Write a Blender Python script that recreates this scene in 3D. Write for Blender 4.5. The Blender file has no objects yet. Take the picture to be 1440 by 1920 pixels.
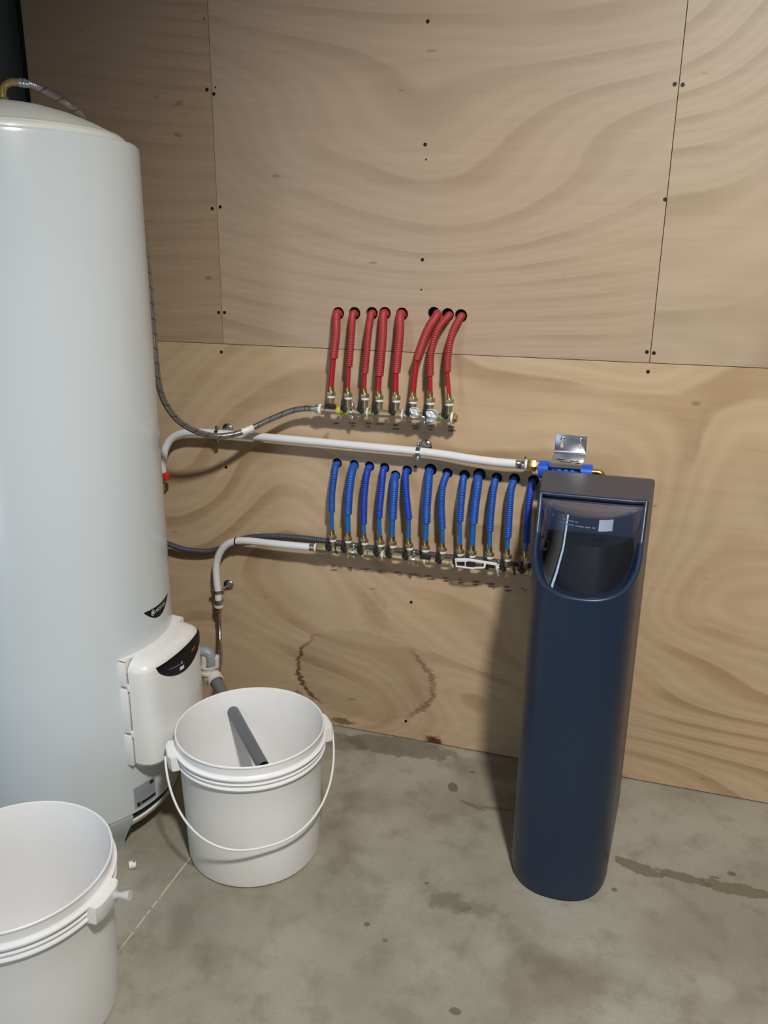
import bpy, bmesh, math, random
from mathutils import Vector, Matrix
random.seed(7)
S = bpy.context.scene
COL = S.collection
R_ = math.radians

# ------------------------------------------------------------------ camera
YAW, PITCH, ROLL, F = 0.295114482, -0.300476953, -0.0118250875, 1538.83429
CAM = Vector((1.171611, -2.20698484, 1.46256434))
RM = (Matrix.Rotation(YAW, 3, 'Z') @ Matrix.Rotation(PITCH, 3, 'X') @ Matrix.Rotation(ROLL, 3, 'Y'))
cd = bpy.data.cameras.new('camera'); cam = bpy.data.objects.new('camera', cd); COL.objects.link(cam)
cx, cy, cz = RM.col[0], RM.col[1], RM.col[2]
m = Matrix((( cx.x, cz.x, -cy.x, CAM.x), (cx.y, cz.y, -cy.y, CAM.y), (cx.z, cz.z, -cy.z, CAM.z), (0, 0, 0, 1)))
cam.matrix_world = m
cd.sensor_fit = 'VERTICAL'; cd.sensor_height = 36.0; cd.sensor_width = 27.0
cd.lens = F / 1920 * 36.0; cd.clip_start = 0.02
S.camera = cam

# ------------------------------------------------------------------ light
w = bpy.data.worlds.new('world'); S.world = w; w.use_nodes = True
bg = w.node_tree.nodes['Background']; bg.inputs[0].default_value = (0.90, 0.95, 1.0, 1); bg.inputs[1].default_value = 0.115

def area(name, loc, target, sx, sy, power, col, spread=180):
    l = bpy.data.lights.new(name, 'AREA'); l.shape = 'RECTANGLE'; l.size = sx; l.size_y = sy
    l.energy = power; l.color = col; l.spread = R_(spread)
    o = bpy.data.objects.new(name, l); COL.objects.link(o); o.location = loc
    o.rotation_euler = (Vector(target) - Vector(loc)).to_track_quat('-Z', 'Y').to_euler()
    return o
def spot(name, loc, target, power, col, angle, blend, radius):
    l = bpy.data.lights.new(name, 'SPOT'); l.energy = power; l.color = col; l.spot_size = R_(angle); l.spot_blend = blend; l.shadow_soft_size = radius
    o = bpy.data.objects.new(name, l); COL.objects.link(o); o.location = loc
    o.rotation_euler = (Vector(target) - Vector(loc)).to_track_quat('-Z', 'Y').to_euler()
    return o
spot('ceiling_spot_lamp', (1.66, -2.35, 3.00), (0.98, 0.0, 0.05), 375, (1.0, 0.965, 0.91), 84, 1.0, 0.10)
area('cool_front_fill', (-0.30, -3.0, 0.95), (0.0, -0.6, 0.80), 0.35, 1.5, 2.2, (0.70, 0.84, 1.0), 80)  # unseen cool fill, added to brighten the heater and bucket fronts
area('side_window_daylight', (-1.75, -1.70, 2.05), (1.05, -0.4, 0.9), 0.28, 1.5, 4.0, (0.55, 0.75, 1.0), 120)
S.view_settings.view_transform = 'Standard'; S.view_settings.look = 'None'
S.view_settings.gamma = 1.0; S.view_settings.use_curve_mapping = False
S.view_settings.exposure = 0.0

# ------------------------------------------------------------------ pixel geometry
def ray(px, py):
    return RM @ Vector(((px - 720) / F, 1.0, -(py - 960) / F))
def at(px, py, y=0.0):
    d = ray(px, py); return CAM + d * ((y - CAM.y) / d.y)
def flr(px, py, z=0.0):
    d = ray(px, py); return CAM + d * ((z - CAM.z) / d.z)

# ------------------------------------------------------------------ materials
def lin(r, g, b):
    f = lambda c: (c / 255 / 12.92) if c / 255 <= 0.04045 else ((c / 255 + 0.055) / 1.055) ** 2.4
    return (f(r), f(g), f(b), 1)
class G:
    def __init__(s, name):
        s.m = bpy.data.materials.new(name); s.m.use_nodes = True; s.t = s.m.node_tree
        s.b = s.t.nodes['Principled BSDF']; s.out = s.t.nodes['Material Output']
    def put(s, sock, v):
        if isinstance(v, bpy.types.NodeSocket): s.t.links.new(v, sock)
        elif v is not None: sock.default_value = v
    def n(s, typ, props={}, **ins):
        nd = s.t.nodes.new(typ)
        for k, v in props.items(): setattr(nd, k, v)
        for k, v in ins.items(): s.put(nd.inputs[k.replace('_', ' ')], v)
        return nd
    def math(s, op, a, b=None, c=None, clamp=False):
        nd = s.t.nodes.new('ShaderNodeMath'); nd.operation = op; nd.use_clamp = clamp
        for i, v in enumerate((a, b, c)): s.put(nd.inputs[i], v)
        return nd.outputs[0]
    def mix(s, f, a, b, mode='MIX'):
        nd = s.t.nodes.new('ShaderNodeMix'); nd.data_type = 'RGBA'; nd.blend_type = mode
        s.put(nd.inputs[0], f); s.put(nd.inputs[6], a); s.put(nd.inputs[7], b); return nd.outputs[2]
    def pos(s): return s.n('ShaderNodeNewGeometry').outputs['Position']
    def xyz(s, v):
        nd = s.n('ShaderNodeSeparateXYZ'); s.put(nd.inputs[0], v); return nd.outputs
    def vec(s, x, y, z):
        nd = s.n('ShaderNodeCombineXYZ'); s.put(nd.inputs[0], x); s.put(nd.inputs[1], y); s.put(nd.inputs[2], z); return nd.outputs[0]
    def noise(s, v, scale, detail=3, rough=0.5, dist=0.0):
        nd = s.n('ShaderNodeTexNoise'); s.put(nd.inputs['Vector'], v); nd.inputs['Scale'].default_value = scale
        nd.inputs['Detail'].default_value = detail; nd.inputs['Roughness'].default_value = rough
        nd.inputs['Distortion'].default_value = dist; return nd.outputs['Fac']
    def ramp(s, f, a, b, lo=0.0, hi=1.0):
        nd = s.n('ShaderNodeMapRange', {'interpolation_type': 'SMOOTHSTEP'})
        s.put(nd.inputs[0], f); nd.inputs[1].default_value = a; nd.inputs[2].default_value = b
        nd.inputs[3].default_value = lo; nd.inputs[4].default_value = hi; return nd.outputs[0]
    def bump(s, h, strength, dist=0.002):
        nd = s.n('ShaderNodeBump'); nd.inputs['Strength'].default_value = strength; nd.inputs['Distance'].default_value = dist
        s.put(nd.inputs['Height'], h); s.put(s.b.inputs['Normal'], nd.outputs[0])
MATS = {}
def simple(name, col, rough=0.4, metal=0.0, coat=0.0, var=0.06, scale=30, bump=0.0):
    if name in MATS: return MATS[name]
    g = G(name); p = g.pos(); nz = g.noise(p, scale, 3)
    c = g.mix(g.math('MULTIPLY', nz, 1.0), tuple(x * (1 - var) for x in col[:3]) + (1,), tuple(min(1, x * (1 + var)) for x in col[:3]) + (1,))
    g.put(g.b.inputs['Base Color'], c); g.b.inputs['Roughness'].default_value = rough
    g.b.inputs['Metallic'].default_value = metal; g.b.inputs['Coat Weight'].default_value = coat
    g.b.inputs['Coat Roughness'].default_value = 0.1
    if bump: g.bump(g.noise(p, 600, 2), bump, 0.0006)
    MATS[name] = g.m; return g.m

def plywood(name, base, dark, seed, freq, sx, sz, amt, stains=False, plain=0.0):
    g = G(name); P = g.pos(); x, y, z = g.xyz(P)
    v = g.vec(g.math('MULTIPLY_ADD', x, sx, seed), seed * 1.7, g.math('MULTIPLY_ADD', z, sz, seed * 0.3))
    n1 = g.noise(v, 1.0, 1.2, 0.40, 0.35)
    n0 = g.noise(g.vec(g.math('MULTIPLY', x, 6.0), seed, g.math('MULTIPLY', z, 14.0)), 1.0, 2)
    ph = g.math('ADD', g.math('MULTIPLY_ADD', z, plain, g.math('MULTIPLY', n1, freq)), g.math('MULTIPLY', n0, 0.12))
    fr = g.math('FRACT', ph)
    saw = g.math('MULTIPLY', g.math('POWER', fr, 3.5), g.ramp(fr, 0.90, 1.0, 1.0, 0.0))
    sn2 = g.math('MULTIPLY_ADD', g.math('SINE', g.math('MULTIPLY', ph, 6.2832 * 3.0)), 0.5, 0.5)
    line = g.math('MULTIPLY', saw, g.ramp(g.noise(g.vec(x, seed + 2, z), 2.6, 2), 0.35, 0.65, 0.25, 1.3))
    fib = g.noise(g.vec(g.math('MULTIPLY', x, 14.0), seed, g.math('MULTIPLY', z, 420.0)), 1.0, 2)
    fib2 = g.noise(g.vec(g.math('MULTIPLY', x, 2.5), seed + 3, g.math('MULTIPLY', z, 60.0)), 1.0, 3)
    fib3 = g.noise(g.vec(g.math('MULTIPLY', x, 1.6), seed + 6, g.math('MULTIPLY', z, 16.0)), 1.0, 3)
    f = g.math('ADD', g.math('MULTIPLY', line, amt), g.math('MULTIPLY', sn2, amt * 0.22))
    f = g.math('ADD', f, g.math('MULTIPLY', g.math('SUBTRACT', fib, 0.5), 0.26))
    f = g.math('ADD', f, g.math('MULTIPLY', g.math('SUBTRACT', fib2, 0.5), 0.30))
    f = g.math('ADD', f, g.math('MULTIPLY', g.math('SUBTRACT', fib3, 0.5), 0.30))
    f = g.math('ADD', f, 0.20, clamp=True)
    c = g.mix(f, base, dark)
    big = g.ramp(g.noise(g.vec(x, seed + 9, z), 1.1, 2), 0.35, 0.65)
    c = g.mix(g.math('MULTIPLY', big, 0.30), c, g.mix(1.0, c, (1.06, 0.93, 0.86, 1), 'MULTIPLY'))
    # small knots / pith flecks
    kn = g.noise(g.vec(g.math('MULTIPLY', x, 14.0), seed + 5, g.math('MULTIPLY', z, 50.0)), 1.0, 0)
    c = g.mix(g.math('MULTIPLY', g.ramp(kn, 0.83, 0.88), 0.45), c, lin(105, 78, 52))
    if stains:
        c0, a, b = STAIN
        jag = g.math('ADD', g.math('MULTIPLY', g.math('SUBTRACT', g.noise(g.vec(g.math('MULTIPLY', x, 0.4), 4.0, z), 22, 5, 0.72), 0.5), 0.46),
                     g.math('MULTIPLY', g.math('SUBTRACT', g.noise(g.vec(g.math('MULTIPLY', x, 10.0), 4.0, g.math('MULTIPLY', z, 220.0)), 1.0, 1), 0.5), 0.10))
        dx = g.math('DIVIDE', g.math('SUBTRACT', x, c0.x), a); dz = g.math('DIVIDE', g.math('SUBTRACT', z, c0.z), b)
        rr = g.math('SQRT', g.math('ADD', g.math('MULTIPLY', dx, dx), g.math('MULTIPLY', dz, dz)))
        rr = g.math('ADD', rr, jag)
        ring = g.ramp(g.math('ABSOLUTE', g.math('SUBTRACT', rr, 1.0)), 0.012, 0.055, 1.0, 0.0)
        inner = g.math('MULTIPLY', g.ramp(rr, 0.98, 1.02, 1.0, 0.0), g.ramp(rr, 0.0, 0.9, 0.10, 0.22))
        side = g.ramp(g.math('ABSOLUTE', dx), 0.55, 0.80)
        left = g.ramp(dx, -0.3, 0.3, 1.0, 0.62)
        brk = g.ramp(g.noise(g.vec(x, 2.0, z), 9, 3), 0.36, 0.56, 0.35, 1.0)
        k = g.math('MULTIPLY', g.math('MULTIPLY', g.math('MULTIPLY', ring, side), left), brk)
        c = g.mix(inner, c, lin(128, 102, 80))
        c = g.mix(g.math('MULTIPLY', k, 0.85), c, lin(72, 36, 16))
        for (px, py, rx, rz, s) in [(640, 1352, 0.045, 0.014, 0.7), (812, 1389, 0.032, 0.022, 0.95), (700, 1150, 0.05, 0.10, 0.12), (560, 1308, .02, .03, .6)]:
            q = at(px, py)
            ex = g.math('DIVIDE', g.math('SUBTRACT', x, q.x), rx); ez = g.math('DIVIDE', g.math('SUBTRACT', z, q.z), rz)
            d = g.math('SQRT', g.math('ADD', g.math('MULTIPLY', ex, ex), g.math('MULTIPLY', ez, ez)))
            d = g.math('ADD', d, g.math('MULTIPLY', g.math('SUBTRACT', g.noise(P, 60, 3), 0.5), 1.4))
            c = g.mix(g.math('MULTIPLY', g.ramp(d, 0.5, 1.1, 1.0, 0.0), s), c, lin(78, 44, 24))
    g.put(g.b.inputs['Base Color'], c); g.b.inputs['Roughness'].default_value = 0.42
    g.b.inputs['Specular IOR Level'].default_value = 0.35
    g.bump(fib, 0.08, 0.001)
    return g.m

STAIN = (at(682, 1268), 0.0, 0.0)
STAIN = (STAIN[0], (at(806, 1268).x - at(552, 1268).x) / 2, 0.155)

def concrete():
    g = G('concrete'); P = g.pos(); x, y, z = g.xyz(P)
    n1 = g.noise(P, 2.2, 5, 0.6); n2 = g.noise(P, 11, 4, 0.6); n3 = g.noise(P, 140, 3, 0.6)
    c = g.mix(g.ramp(n1, 0.32, 0.68), lin(140, 135, 119), lin(166, 162, 147))
    c = g.mix(g.math('MULTIPLY', g.ramp(n2, 0.45, 0.75), 0.55), c, lin(116, 109, 90))
    c = g.mix(g.math('MULTIPLY', g.ramp(n3, 0.4, 0.8), 0.22), c, lin(120, 115, 98))
    jn = g.math('MULTIPLY', g.math('SUBTRACT', g.noise(P, 26, 4, 0.65), 0.5), 1.0)
    jf = g.math('MULTIPLY', g.math('SUBTRACT', g.noise(P, 9, 4, 0.65), 0.5), 1.0)
    def spot(px, py, rx, ry, rot, s, jag=1.0, soft=0.25, col=lin(88, 80, 62), fine=True):
        nonlocal c
        q = flr(px, py); ca, sa = math.cos(rot), math.sin(rot)
        dx = g.math('SUBTRACT', x, q.x); dy = g.math('SUBTRACT', y, q.y)
        u = g.math('ADD', g.math('MULTIPLY', dx, ca / rx), g.math('MULTIPLY', dy, sa / rx))
        v = g.math('ADD', g.math('MULTIPLY', dx, -sa / ry), g.math('MULTIPLY', dy, ca / ry))
        d = g.math('SQRT', g.math('ADD', g.math('MULTIPLY', u, u), g.math('MULTIPLY', v, v)))
        d = g.math('MULTIPLY_ADD', jn if fine else jf, jag, d)
        k = g.ramp(d, 1.0 - soft, 1.0, 1.0, 0.0)
        c = g.mix(g.math('MULTIPLY', k, s), c, col)
    # wet trail to the right of the cabinet
    def trail(p1, p2, wd, s=0.75, jag=1.6):
        a, b = flr(*p1), flr(*p2); L = (b - a).length / 2
        mx, my = (p1[0] + p2[0]) / 2, (p1[1] + p2[1]) / 2
        q = (a + b) / 2; ang = math.atan2(b.y - a.y, b.x - a.x)
        # use world midpoint
        spot_w(q, L * 1.12, wd, ang, s, jag)
    def spot_w(q, rx, ry, rot, s, jag):
        nonlocal c
        ca, sa = math.cos(rot), math.sin(rot)
        dx = g.math('SUBTRACT', x, q.x); dy = g.math('SUBTRACT', y, q.y)
        u = g.math('ADD', g.math('MULTIPLY', dx, ca / rx), g.math('MULTIPLY', dy, sa / rx))
        v = g.math('ADD', g.math('MULTIPLY', dx, -sa / ry), g.math('MULTIPLY', dy, ca / ry))
        d = g.math('SQRT', g.math('ADD', g.math('MULTIPLY', u, u), g.math('MULTIPLY', v, v)))
        d = g.math('MULTIPLY_ADD', jn, jag, d)
        c = g.mix(g.math('MULTIPLY', g.ramp(d, 0.88, 1.0, 1.0, 0.0), s), c, lin(104, 94, 74))
    trail((1152, 1612), (1240, 1640), 0.022); trail((1230, 1630), (1330, 1660), 0.017); trail((1320, 1655), (1450, 1682), 0.024)
    spot(1372, 1638, .012, .010, 0, .7, .5); spot(1152, 1668, .009, .008, 0, .7, .5); spot(1340, 1645, .016, .005, 0, .6, .6)
    # damp by the wall and darker blotches
    spot(745, 1400, .20, .055, 0.05, .62, .9, .2, lin(92, 86, 70)); spot(640, 1390, .10, .05, 0, .5, .9, .3, lin(92, 86, 70))
    spot(900, 1440, .16, .06, 0, .35, 1.0, .5, lin(92, 86, 70))
    spot(849, 1476, .016, .026, 0.4, .75, .8); spot(885, 1510, .05, .008, -.3, .5, .9); spot(930, 1516, .05, .009, .1, .5, .9)
    spot(886, 1448, .010, .008, 0, .6, .6); spot(840, 1690, .07, .04, 0, .5, 1.9, .6); spot(900, 1705, .08, .03, 0, .35, 1.9, .6)
    spot(1050, 1850, .17, .12, .5, .42, 1.3, .8, lin(96, 86, 70), False); spot(1000, 1790, .09, .05, -.5, .3, 1.3, .8, lin(96, 86, 70), False)
    spot(640, 1600, .10, .22, .2, .32, 1.6, .8, lin(92, 86, 64), False); spot(700, 1500, .12, .10, .2, .25, 1.6, .8, lin(92, 86, 64), False)
    spot(688, 1733, .008, .008, 0, .7, .3); spot(722, 1763, .008, .006, 0, .6, .4); spot(853, 1896, .014, .010, 0, .7, .9); spot(800, 1656, .006, .006, 0, .6, .4)
    spot(340, 1740, .05, .09, .3, .35, 1.5, .8, lin(92, 86, 64), False); spot(410, 1800, .08, .06, .3, .25, 1.5, .8, lin(92, 86, 64), False)
    spot(1340, 1850, .05, .04, .3, .35, 1.0, .5, lin(178, 174, 158), False)
    g.put(g.b.inputs['Base Color'], c)
    g.put(g.b.inputs['Roughness'], g.ramp(n2, 0.3, 0.7, 0.55, 0.75))
    g.bump(g.math('ADD', n3, g.math('MULTIPLY', n2, 1.5)), 0.25, 0.0015)
    return g.m

white_enamel = simple('white_enamel', (0.66, 0.715, 0.735), 0.24, 0, 0.2, 0.02, 3)
lid_plastic = simple('lid_plastic', (0.74, 0.74, 0.68), 0.35, 0, 0.1, 0.04, 5)
box_plastic = simple('box_plastic', (0.79, 0.79, 0.775), 0.35, 0, 0.15, 0.02, 5)
black_gloss = simple('black_gloss', (0.005, 0.005, 0.007), 0.45, 0, 0.0)
MATS['black_gloss'].node_tree.nodes['Principled BSDF'].inputs['Specular IOR Level'].default_value = 0.2
black_plastic = simple('black_plastic', (0.012, 0.012, 0.013), 0.4)
black_rubber = simple('black_rubber', (0.010, 0.010, 0.010), 0.7)
ink = simple('ink', (0.010, 0.009, 0.012), 0.8)
print_white = simple('print_white', (0.75, 0.75, 0.78), 0.5)
print_grey = simple('print_grey', (0.25, 0.27, 0.34), 0.5)
print_red = simple('print_red', (0.30, 0.06, 0.05), 0.5)
print_blue = simple('print_blue', (0.10, 0.12, 0.40), 0.5)
label_silver = simple('label_silver', (0.36, 0.38, 0.40), 0.4, 0.2)
foot_grey = simple('foot_grey', (0.34, 0.36, 0.37), 0.45)
white_pipe = simple('white_pipe', (0.74, 0.76, 0.78), 0.32, 0, 0.1, 0.03, 8)
grey_pvc = simple('grey_pvc', (0.12, 0.13, 0.145), 0.38, 0, 0, 0.08, 20)
light_grey_pvc = simple('light_grey_pvc', (0.26, 0.29, 0.33), 0.4)
grey_conduit = simple('grey_conduit', (0.055, 0.06, 0.085), 0.42)
cream_plastic = simple('cream_plastic', (0.62, 0.60, 0.53), 0.4)
white_plastic = simple('white_plastic', (0.80, 0.80, 0.78), 0.35)
brass = simple('brass', (0.58, 0.43, 0.19), 0.28, 1.0, 0, 0.15, 60)
brass_dull = simple('brass_dull', (0.50, 0.42, 0.26), 0.38, 0.85, 0, 0.15, 60)
chrome = simple('chrome', (0.62, 0.65, 0.68), 0.16, 1.0)
galv = simple('galvanised_steel', (0.46, 0.48, 0.52), 0.30, 1.0, 0, 0.1, 40)
blue_plastic = simple('blue_plastic', (0.01, 0.10, 0.62), 0.35)
red_plastic = simple('red_plastic', (0.5, 0.04, 0.02), 0.4)
yellow_tape = simple('yellow_tape', (0.52, 0.55, 0.03), 0.5)
foil = simple('foil_tag', (0.62, 0.64, 0.68), 0.35, 0.25)
dark_void = simple('dark_void', (0.010, 0.009, 0.008), 0.9)
dark_wall = simple('dark_wall', (0.14, 0.15, 0.155), 0.8, 0, 0, 0.3, 4)
red_sheath = simple('red_sheath', (0.36, 0.035, 0.035), 0.45, 0, 0, 0.15, 25)
red_pipe = simple('red_pipe', (0.42, 0.012, 0.018), 0.35)
blue_sheath = simple('blue_sheath', (0.012, 0.085, 0.40), 0.42, 0, 0, 0.15, 25)
blue_sheath_deep = simple('blue_sheath_deep', (0.008, 0.055, 0.42), 0.42, 0, 0, 0.15, 25)
blue_pipe = simple('blue_pipe', (0.008, 0.13, 0.46), 0.35)
screw_mat = simple('screw_steel', (0.02, 0.018, 0.016), 0.5, 0.6)
slate = simple('slate_plastic', (0.012, 0.025, 0.056), 0.36, 0, 0.0, 0.10, 300, 0.10)
slate_top = slate

def bucket_mat():
    g = G('bucket_plastic'); P = g.pos()
    c = g.mix(g.ramp(g.noise(P, 7, 3), 0.4, 0.7), (0.87, 0.87, 0.87, 1), (0.84, 0.84, 0.825, 1))
    sp = g.ramp(g.noise(P, 70, 1), 0.80, 0.84)
    c = g.mix(g.math('MULTIPLY', sp, 0.4), c, lin(120, 100, 80))
    g.put(g.b.inputs['Base Color'], c); g.b.inputs['Roughness'].default_value = 0.36
    g.b.inputs['Subsurface Weight'].default_value = 0.0
    g.b.inputs['Subsurface Radius'].default_value = (0.02, 0.02, 0.015); g.b.inputs['Subsurface Scale'].default_value = 0.4
    return g.m
bucket_white = bucket_mat()

def braid_mat():
    g = G('braided_steel'); tc = g.n('ShaderNodeUVMap'); u, v, _ = g.xyz(tc.outputs[0])
    a = g.math('SINE', g.math('MULTIPLY', g.math('ADD', g.math('MULTIPLY', u, 6.2832 * 6), g.math('MULTIPLY', v, 900.0)), 1.0))
    b = g.math('SINE', g.math('MULTIPLY', g.math('SUBTRACT', g.math('MULTIPLY', u, 6.2832 * 6), g.math('MULTIPLY', v, 900.0)), 1.0))
    h = g.math('MULTIPLY', a, b)
    sp = g.math('FRACT', g.math('ADD', u, g.math('MULTIPLY', v, 26.0)))     # coloured tracer thread
    k = g.ramp(sp, 0.06, 0.09, 1.0, 0.0)
    c = g.mix(g.ramp(h, -0.8, 0.8), (0.20, 0.195, 0.19, 1), (0.55, 0.53, 0.52, 1))
    c = g.mix(g.math('MULTIPLY', k, 0.8), c, (0.05, 0.03, 0.05, 1))
    g.put(g.b.inputs['Base Color'], c); g.b.inputs['Metallic'].default_value = 0.9; g.b.inputs['Roughness'].default_value = 0.3
    g.bump(h, 0.3, 0.0006)
    return g.m
braid = braid_mat()

def visor_mat():
    g = G('smoked_visor'); t = g.t; t.nodes.remove(g.b)
    tr = g.n('ShaderNodeBsdfTransparent', Color=(0.62, 0.68, 0.80, 1)); gl = g.n('ShaderNodeBsdfGlossy', Color=(1, 1, 1, 1), Roughness=0.03)
    fr = g.n('ShaderNodeLayerWeight', Blend=0.5)
    mx = g.n('ShaderNodeMixShader'); t.links.new(g.math('MULTIPLY_ADD', g.math('POWER', fr.outputs['Facing'], 4.0), 0.9, 0.085, clamp=True), mx.inputs[0])
    t.links.new(tr.outputs[0], mx.inputs[1]); t.links.new(gl.outputs[0], mx.inputs[2]); t.links.new(mx.outputs[0], g.out.inputs[0])
    return g.m
visor_glass = visor_mat()
def clear_mat():
    g = G('translucent_plastic'); t = g.t
    g.b.inputs['Base Color'].default_value = (0.75, 0.75, 0.78, 1); g.b.inputs['Roughness'].default_value = 0.3; g.b.inputs['Alpha'].default_value = 0.55
    return g.m
clear_plastic = clear_mat()
def joint_mat():
    g = G('joint_filler'); P = g.pos()
    c = g.mix(g.ramp(g.noise(P, 60, 3), 0.56, 0.72), lin(198, 188, 166), lin(120, 110, 92))
    g.put(g.b.inputs['Base Color'], c); g.b.inputs['Roughness'].default_value = 0.9; return g.m
joint_m = joint_mat()

# ------------------------------------------------------------------ mesh helpers
def catmull(pts, step=0.006):
    pts = [Vector(p) for p in pts]
    P = [pts[0] * 2 - pts[1]] + pts + [pts[-1] * 2 - pts[-2]]
    out = []
    for i in range(1, len(P) - 2):
        a, b, c, d = P[i - 1], P[i], P[i + 1], P[i + 2]
        n = max(2, int((c - b).length / step))
        for k in range(n):
            t = k / n; t2, t3 = t * t, t * t * t
            out.append(0.5 * ((2 * b) + (c - a) * t + (2 * a - 5 * b + 4 * c - d) * t2 + (3 * b - a - 3 * c + d) * t3))
    out.append(pts[-1]); return out
def resample(pts, ds):
    L = [0]
    for i in range(1, len(pts)): L.append(L[-1] + (pts[i] - pts[i - 1]).length)
    n = max(2, int(round(L[-1] / ds))); out = []; j = 0
    for k in range(n + 1):
        s = L[-1] * k / n
        while j < len(L) - 2 and L[j + 1] < s: j += 1
        t = (s - L[j]) / max(1e-9, L[j + 1] - L[j]); out.append(pts[j].lerp(pts[j + 1], min(1, max(0, t))))
    return out, L[-1]
class MB:
    def __init__(s): s.v = []; s.f = []; s.uv = {}
    def ring_faces(s, a, b, n):
        for i in range(n):
            j = (i + 1) % n; s.f.append((a + i, a + j, b + j, b + i))
    def tube(s, pts, r, n=12, caps=True, inner=None):
        """pts: list of Vector; r: float or f(arc)->radius"""
        pts = [Vector(p) for p in pts]
        T = []
        for i in range(len(pts)):
            a = pts[max(0, i - 1)]; b = pts[min(len(pts) - 1, i + 1)]; T.append((b - a).normalized())
        up = Vector((0, 0, 1)) if abs(T[0].z) < 0.9 else Vector((1, 0, 0))
        N = (up - T[0] * up.dot(T[0])).normalized(); arc = 0; base = len(s.v)
        for i, p in enumerate(pts):
            if i:
                q = T[i - 1].rotation_difference(T[i]); N = q @ N; N = (N - T[i] * N.dot(T[i])).normalized(); arc += (p - pts[i - 1]).length
            B = T[i].cross(N); rr = r(arc) if callable(r) else r
            for k in range(n):
                a = 2 * math.pi * k / n; s.uv[len(s.v)] = (k / n, arc)
                s.v.append(p + (N * math.cos(a) + B * math.sin(a)) * rr)
        for i in range(len(pts) - 1): s.ring_faces(base + i * n, base + (i + 1) * n, n)
        if caps:
            s.f.append(tuple(base + k for k in range(n))[::-1]); e = base + (len(pts) - 1) * n; s.f.append(tuple(e + k for k in range(n)))
        return s
    def lathe(s, prof, o=(0, 0, 0), ax=(0, 0, 1), n=32, a0=0, a1=2 * math.pi):
        """prof: list of (r, h); axis from o along ax"""
        o = Vector(o); ax = Vector(ax).normalized(); t = Vector((1, 0, 0)) if abs(ax.x) < 0.9 else Vector((0, 1, 0))
        u = (t - ax * t.dot(ax)).normalized(); v = ax.cross(u); base = len(s.v); full = abs(a1 - a0 - 2 * math.pi) < 1e-6
        m_ = n if full else n + 1
        for (r, h) in prof:
            for k in range(m_):
                a = a0 + (a1 - a0) * k / n; s.v.append(o + ax * h + (u * math.cos(a) + v * math.sin(a)) * max(r, 1e-5))
        for i in range(len(prof) - 1):
            for k in range(n):
                j = (k + 1) % m_; A = base + i * m_; B = A + m_
                s.f.append((A + k, A + j, B + j, B + k))
        return s
    def box(s, c, d, bev=0.0, rot=None):
        c = Vector(c); hx, hy, hz = d[0] / 2, d[1] / 2, d[2] / 2; b = min(bev, hx, hy, hz) if bev else 0
        base = len(s.v); pts = []
        if not b:
            pts = [Vector((x, y, z)) for x in (-hx, hx) for y in (-hy, hy) for z in (-hz, hz)]
            fs = [(0, 1, 3, 2), (4, 6, 7, 5), (0, 4, 5, 1), (2, 3, 7, 6), (0, 2, 6, 4), (1, 5, 7, 3)]
        else:
            bm = bmesh.new(); bmesh.ops.create_cube(bm, size=1.0)
            for v in bm.verts: v.co = Vector((v.co.x * 2 * hx, v.co.y * 2 * hy, v.co.z * 2 * hz))
            bmesh.ops.bevel(bm, geom=bm.edges[:], offset=b, segments=2, affect='EDGES', profile=0.5)
            bm.verts.index_update(); pts = [v.co.copy() for v in bm.verts]; fs = [tuple(v.index for v in f.verts) for f in bm.faces]; bm.free()
        for p in pts: s.v.append(c + ((rot @ p) if rot else p))
        for f in fs: s.f.append(tuple(base + i for i in f))
        return s
    def prism(s, poly, d, bev=False):
        """poly: list of 3d Vectors (planar), extruded by vector d"""
        base = len(s.v); n = len(poly); d = Vector(d)
        for p in poly: s.v.append(Vector(p))
        for p in poly: s.v.append(Vector(p) + d)
        s.f.append(tuple(base + i for i in range(n))[::-1]); s.f.append(tuple(base + n + i for i in range(n)))
        s.ring_faces(base, base + n, n); return s
    def grid(s, rows):
        base = len(s.v); w_ = len(rows[0])
        for r in rows:
            for p in r: s.v.append(Vector(p))
        for i in range(len(rows) - 1):
            for k in range(w_ - 1):
                a = base + i * w_ + k; s.f.append((a, a + 1, a + w_ + 1, a + w_))
        return s
    def build(s, name, mat, parent=None, smooth=40, **tags):
        o0 = wloc(parent) if parent else Vector((0, 0, 0))
        if parent is None and tags.get('origin') is not None: o0 = Vector(tags.pop('origin'))
        tags.pop('origin', None)
        me = bpy.data.meshes.new(name); me.from_pydata([tuple(v - o0) for v in s.v], [], s.f)
        bm = bmesh.new(); bm.from_mesh(me); bmesh.ops.recalc_face_normals(bm, faces=bm.faces[:]); bm.to_mesh(me); bm.free()
        if s.uv:
            ul = me.uv_layers.new(name='UVMap')
            for lp in me.loops:
                ul.data[lp.index].uv = s.uv.get(lp.vertex_index, (0, 0))
            for pl in me.polygons:       # fix the seam
                us = [ul.data[l].uv.x for l in pl.loop_indices]
                if max(us) - min(us) > 0.5:
                    for l in pl.loop_indices:
                        if ul.data[l].uv.x < 0.5: ul.data[l].uv.x += 1.0
        me.materials.append(mat)
        if smooth:
            me.shade_smooth(); me.set_sharp_from_angle(angle=R_(smooth))
        o = bpy.data.objects.new(name, me); COL.objects.link(o)
        if parent: o.parent = parent
        else: o.location = o0
        for k, v in tags.items(): o[k] = v
        return o
WL = {}
def wloc(o):
    p = Vector((0, 0, 0))
    while o is not None: p += o.location; o = o.parent
    return p
def thing(name, loc, label, cat, group=None):
    o = bpy.data.objects.new(name, None); COL.objects.link(o); o.location = Vector(loc); o.empty_display_size = 0.05
    o['label'] = label; o['category'] = cat
    if group: o['group'] = group
    return o

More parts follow.
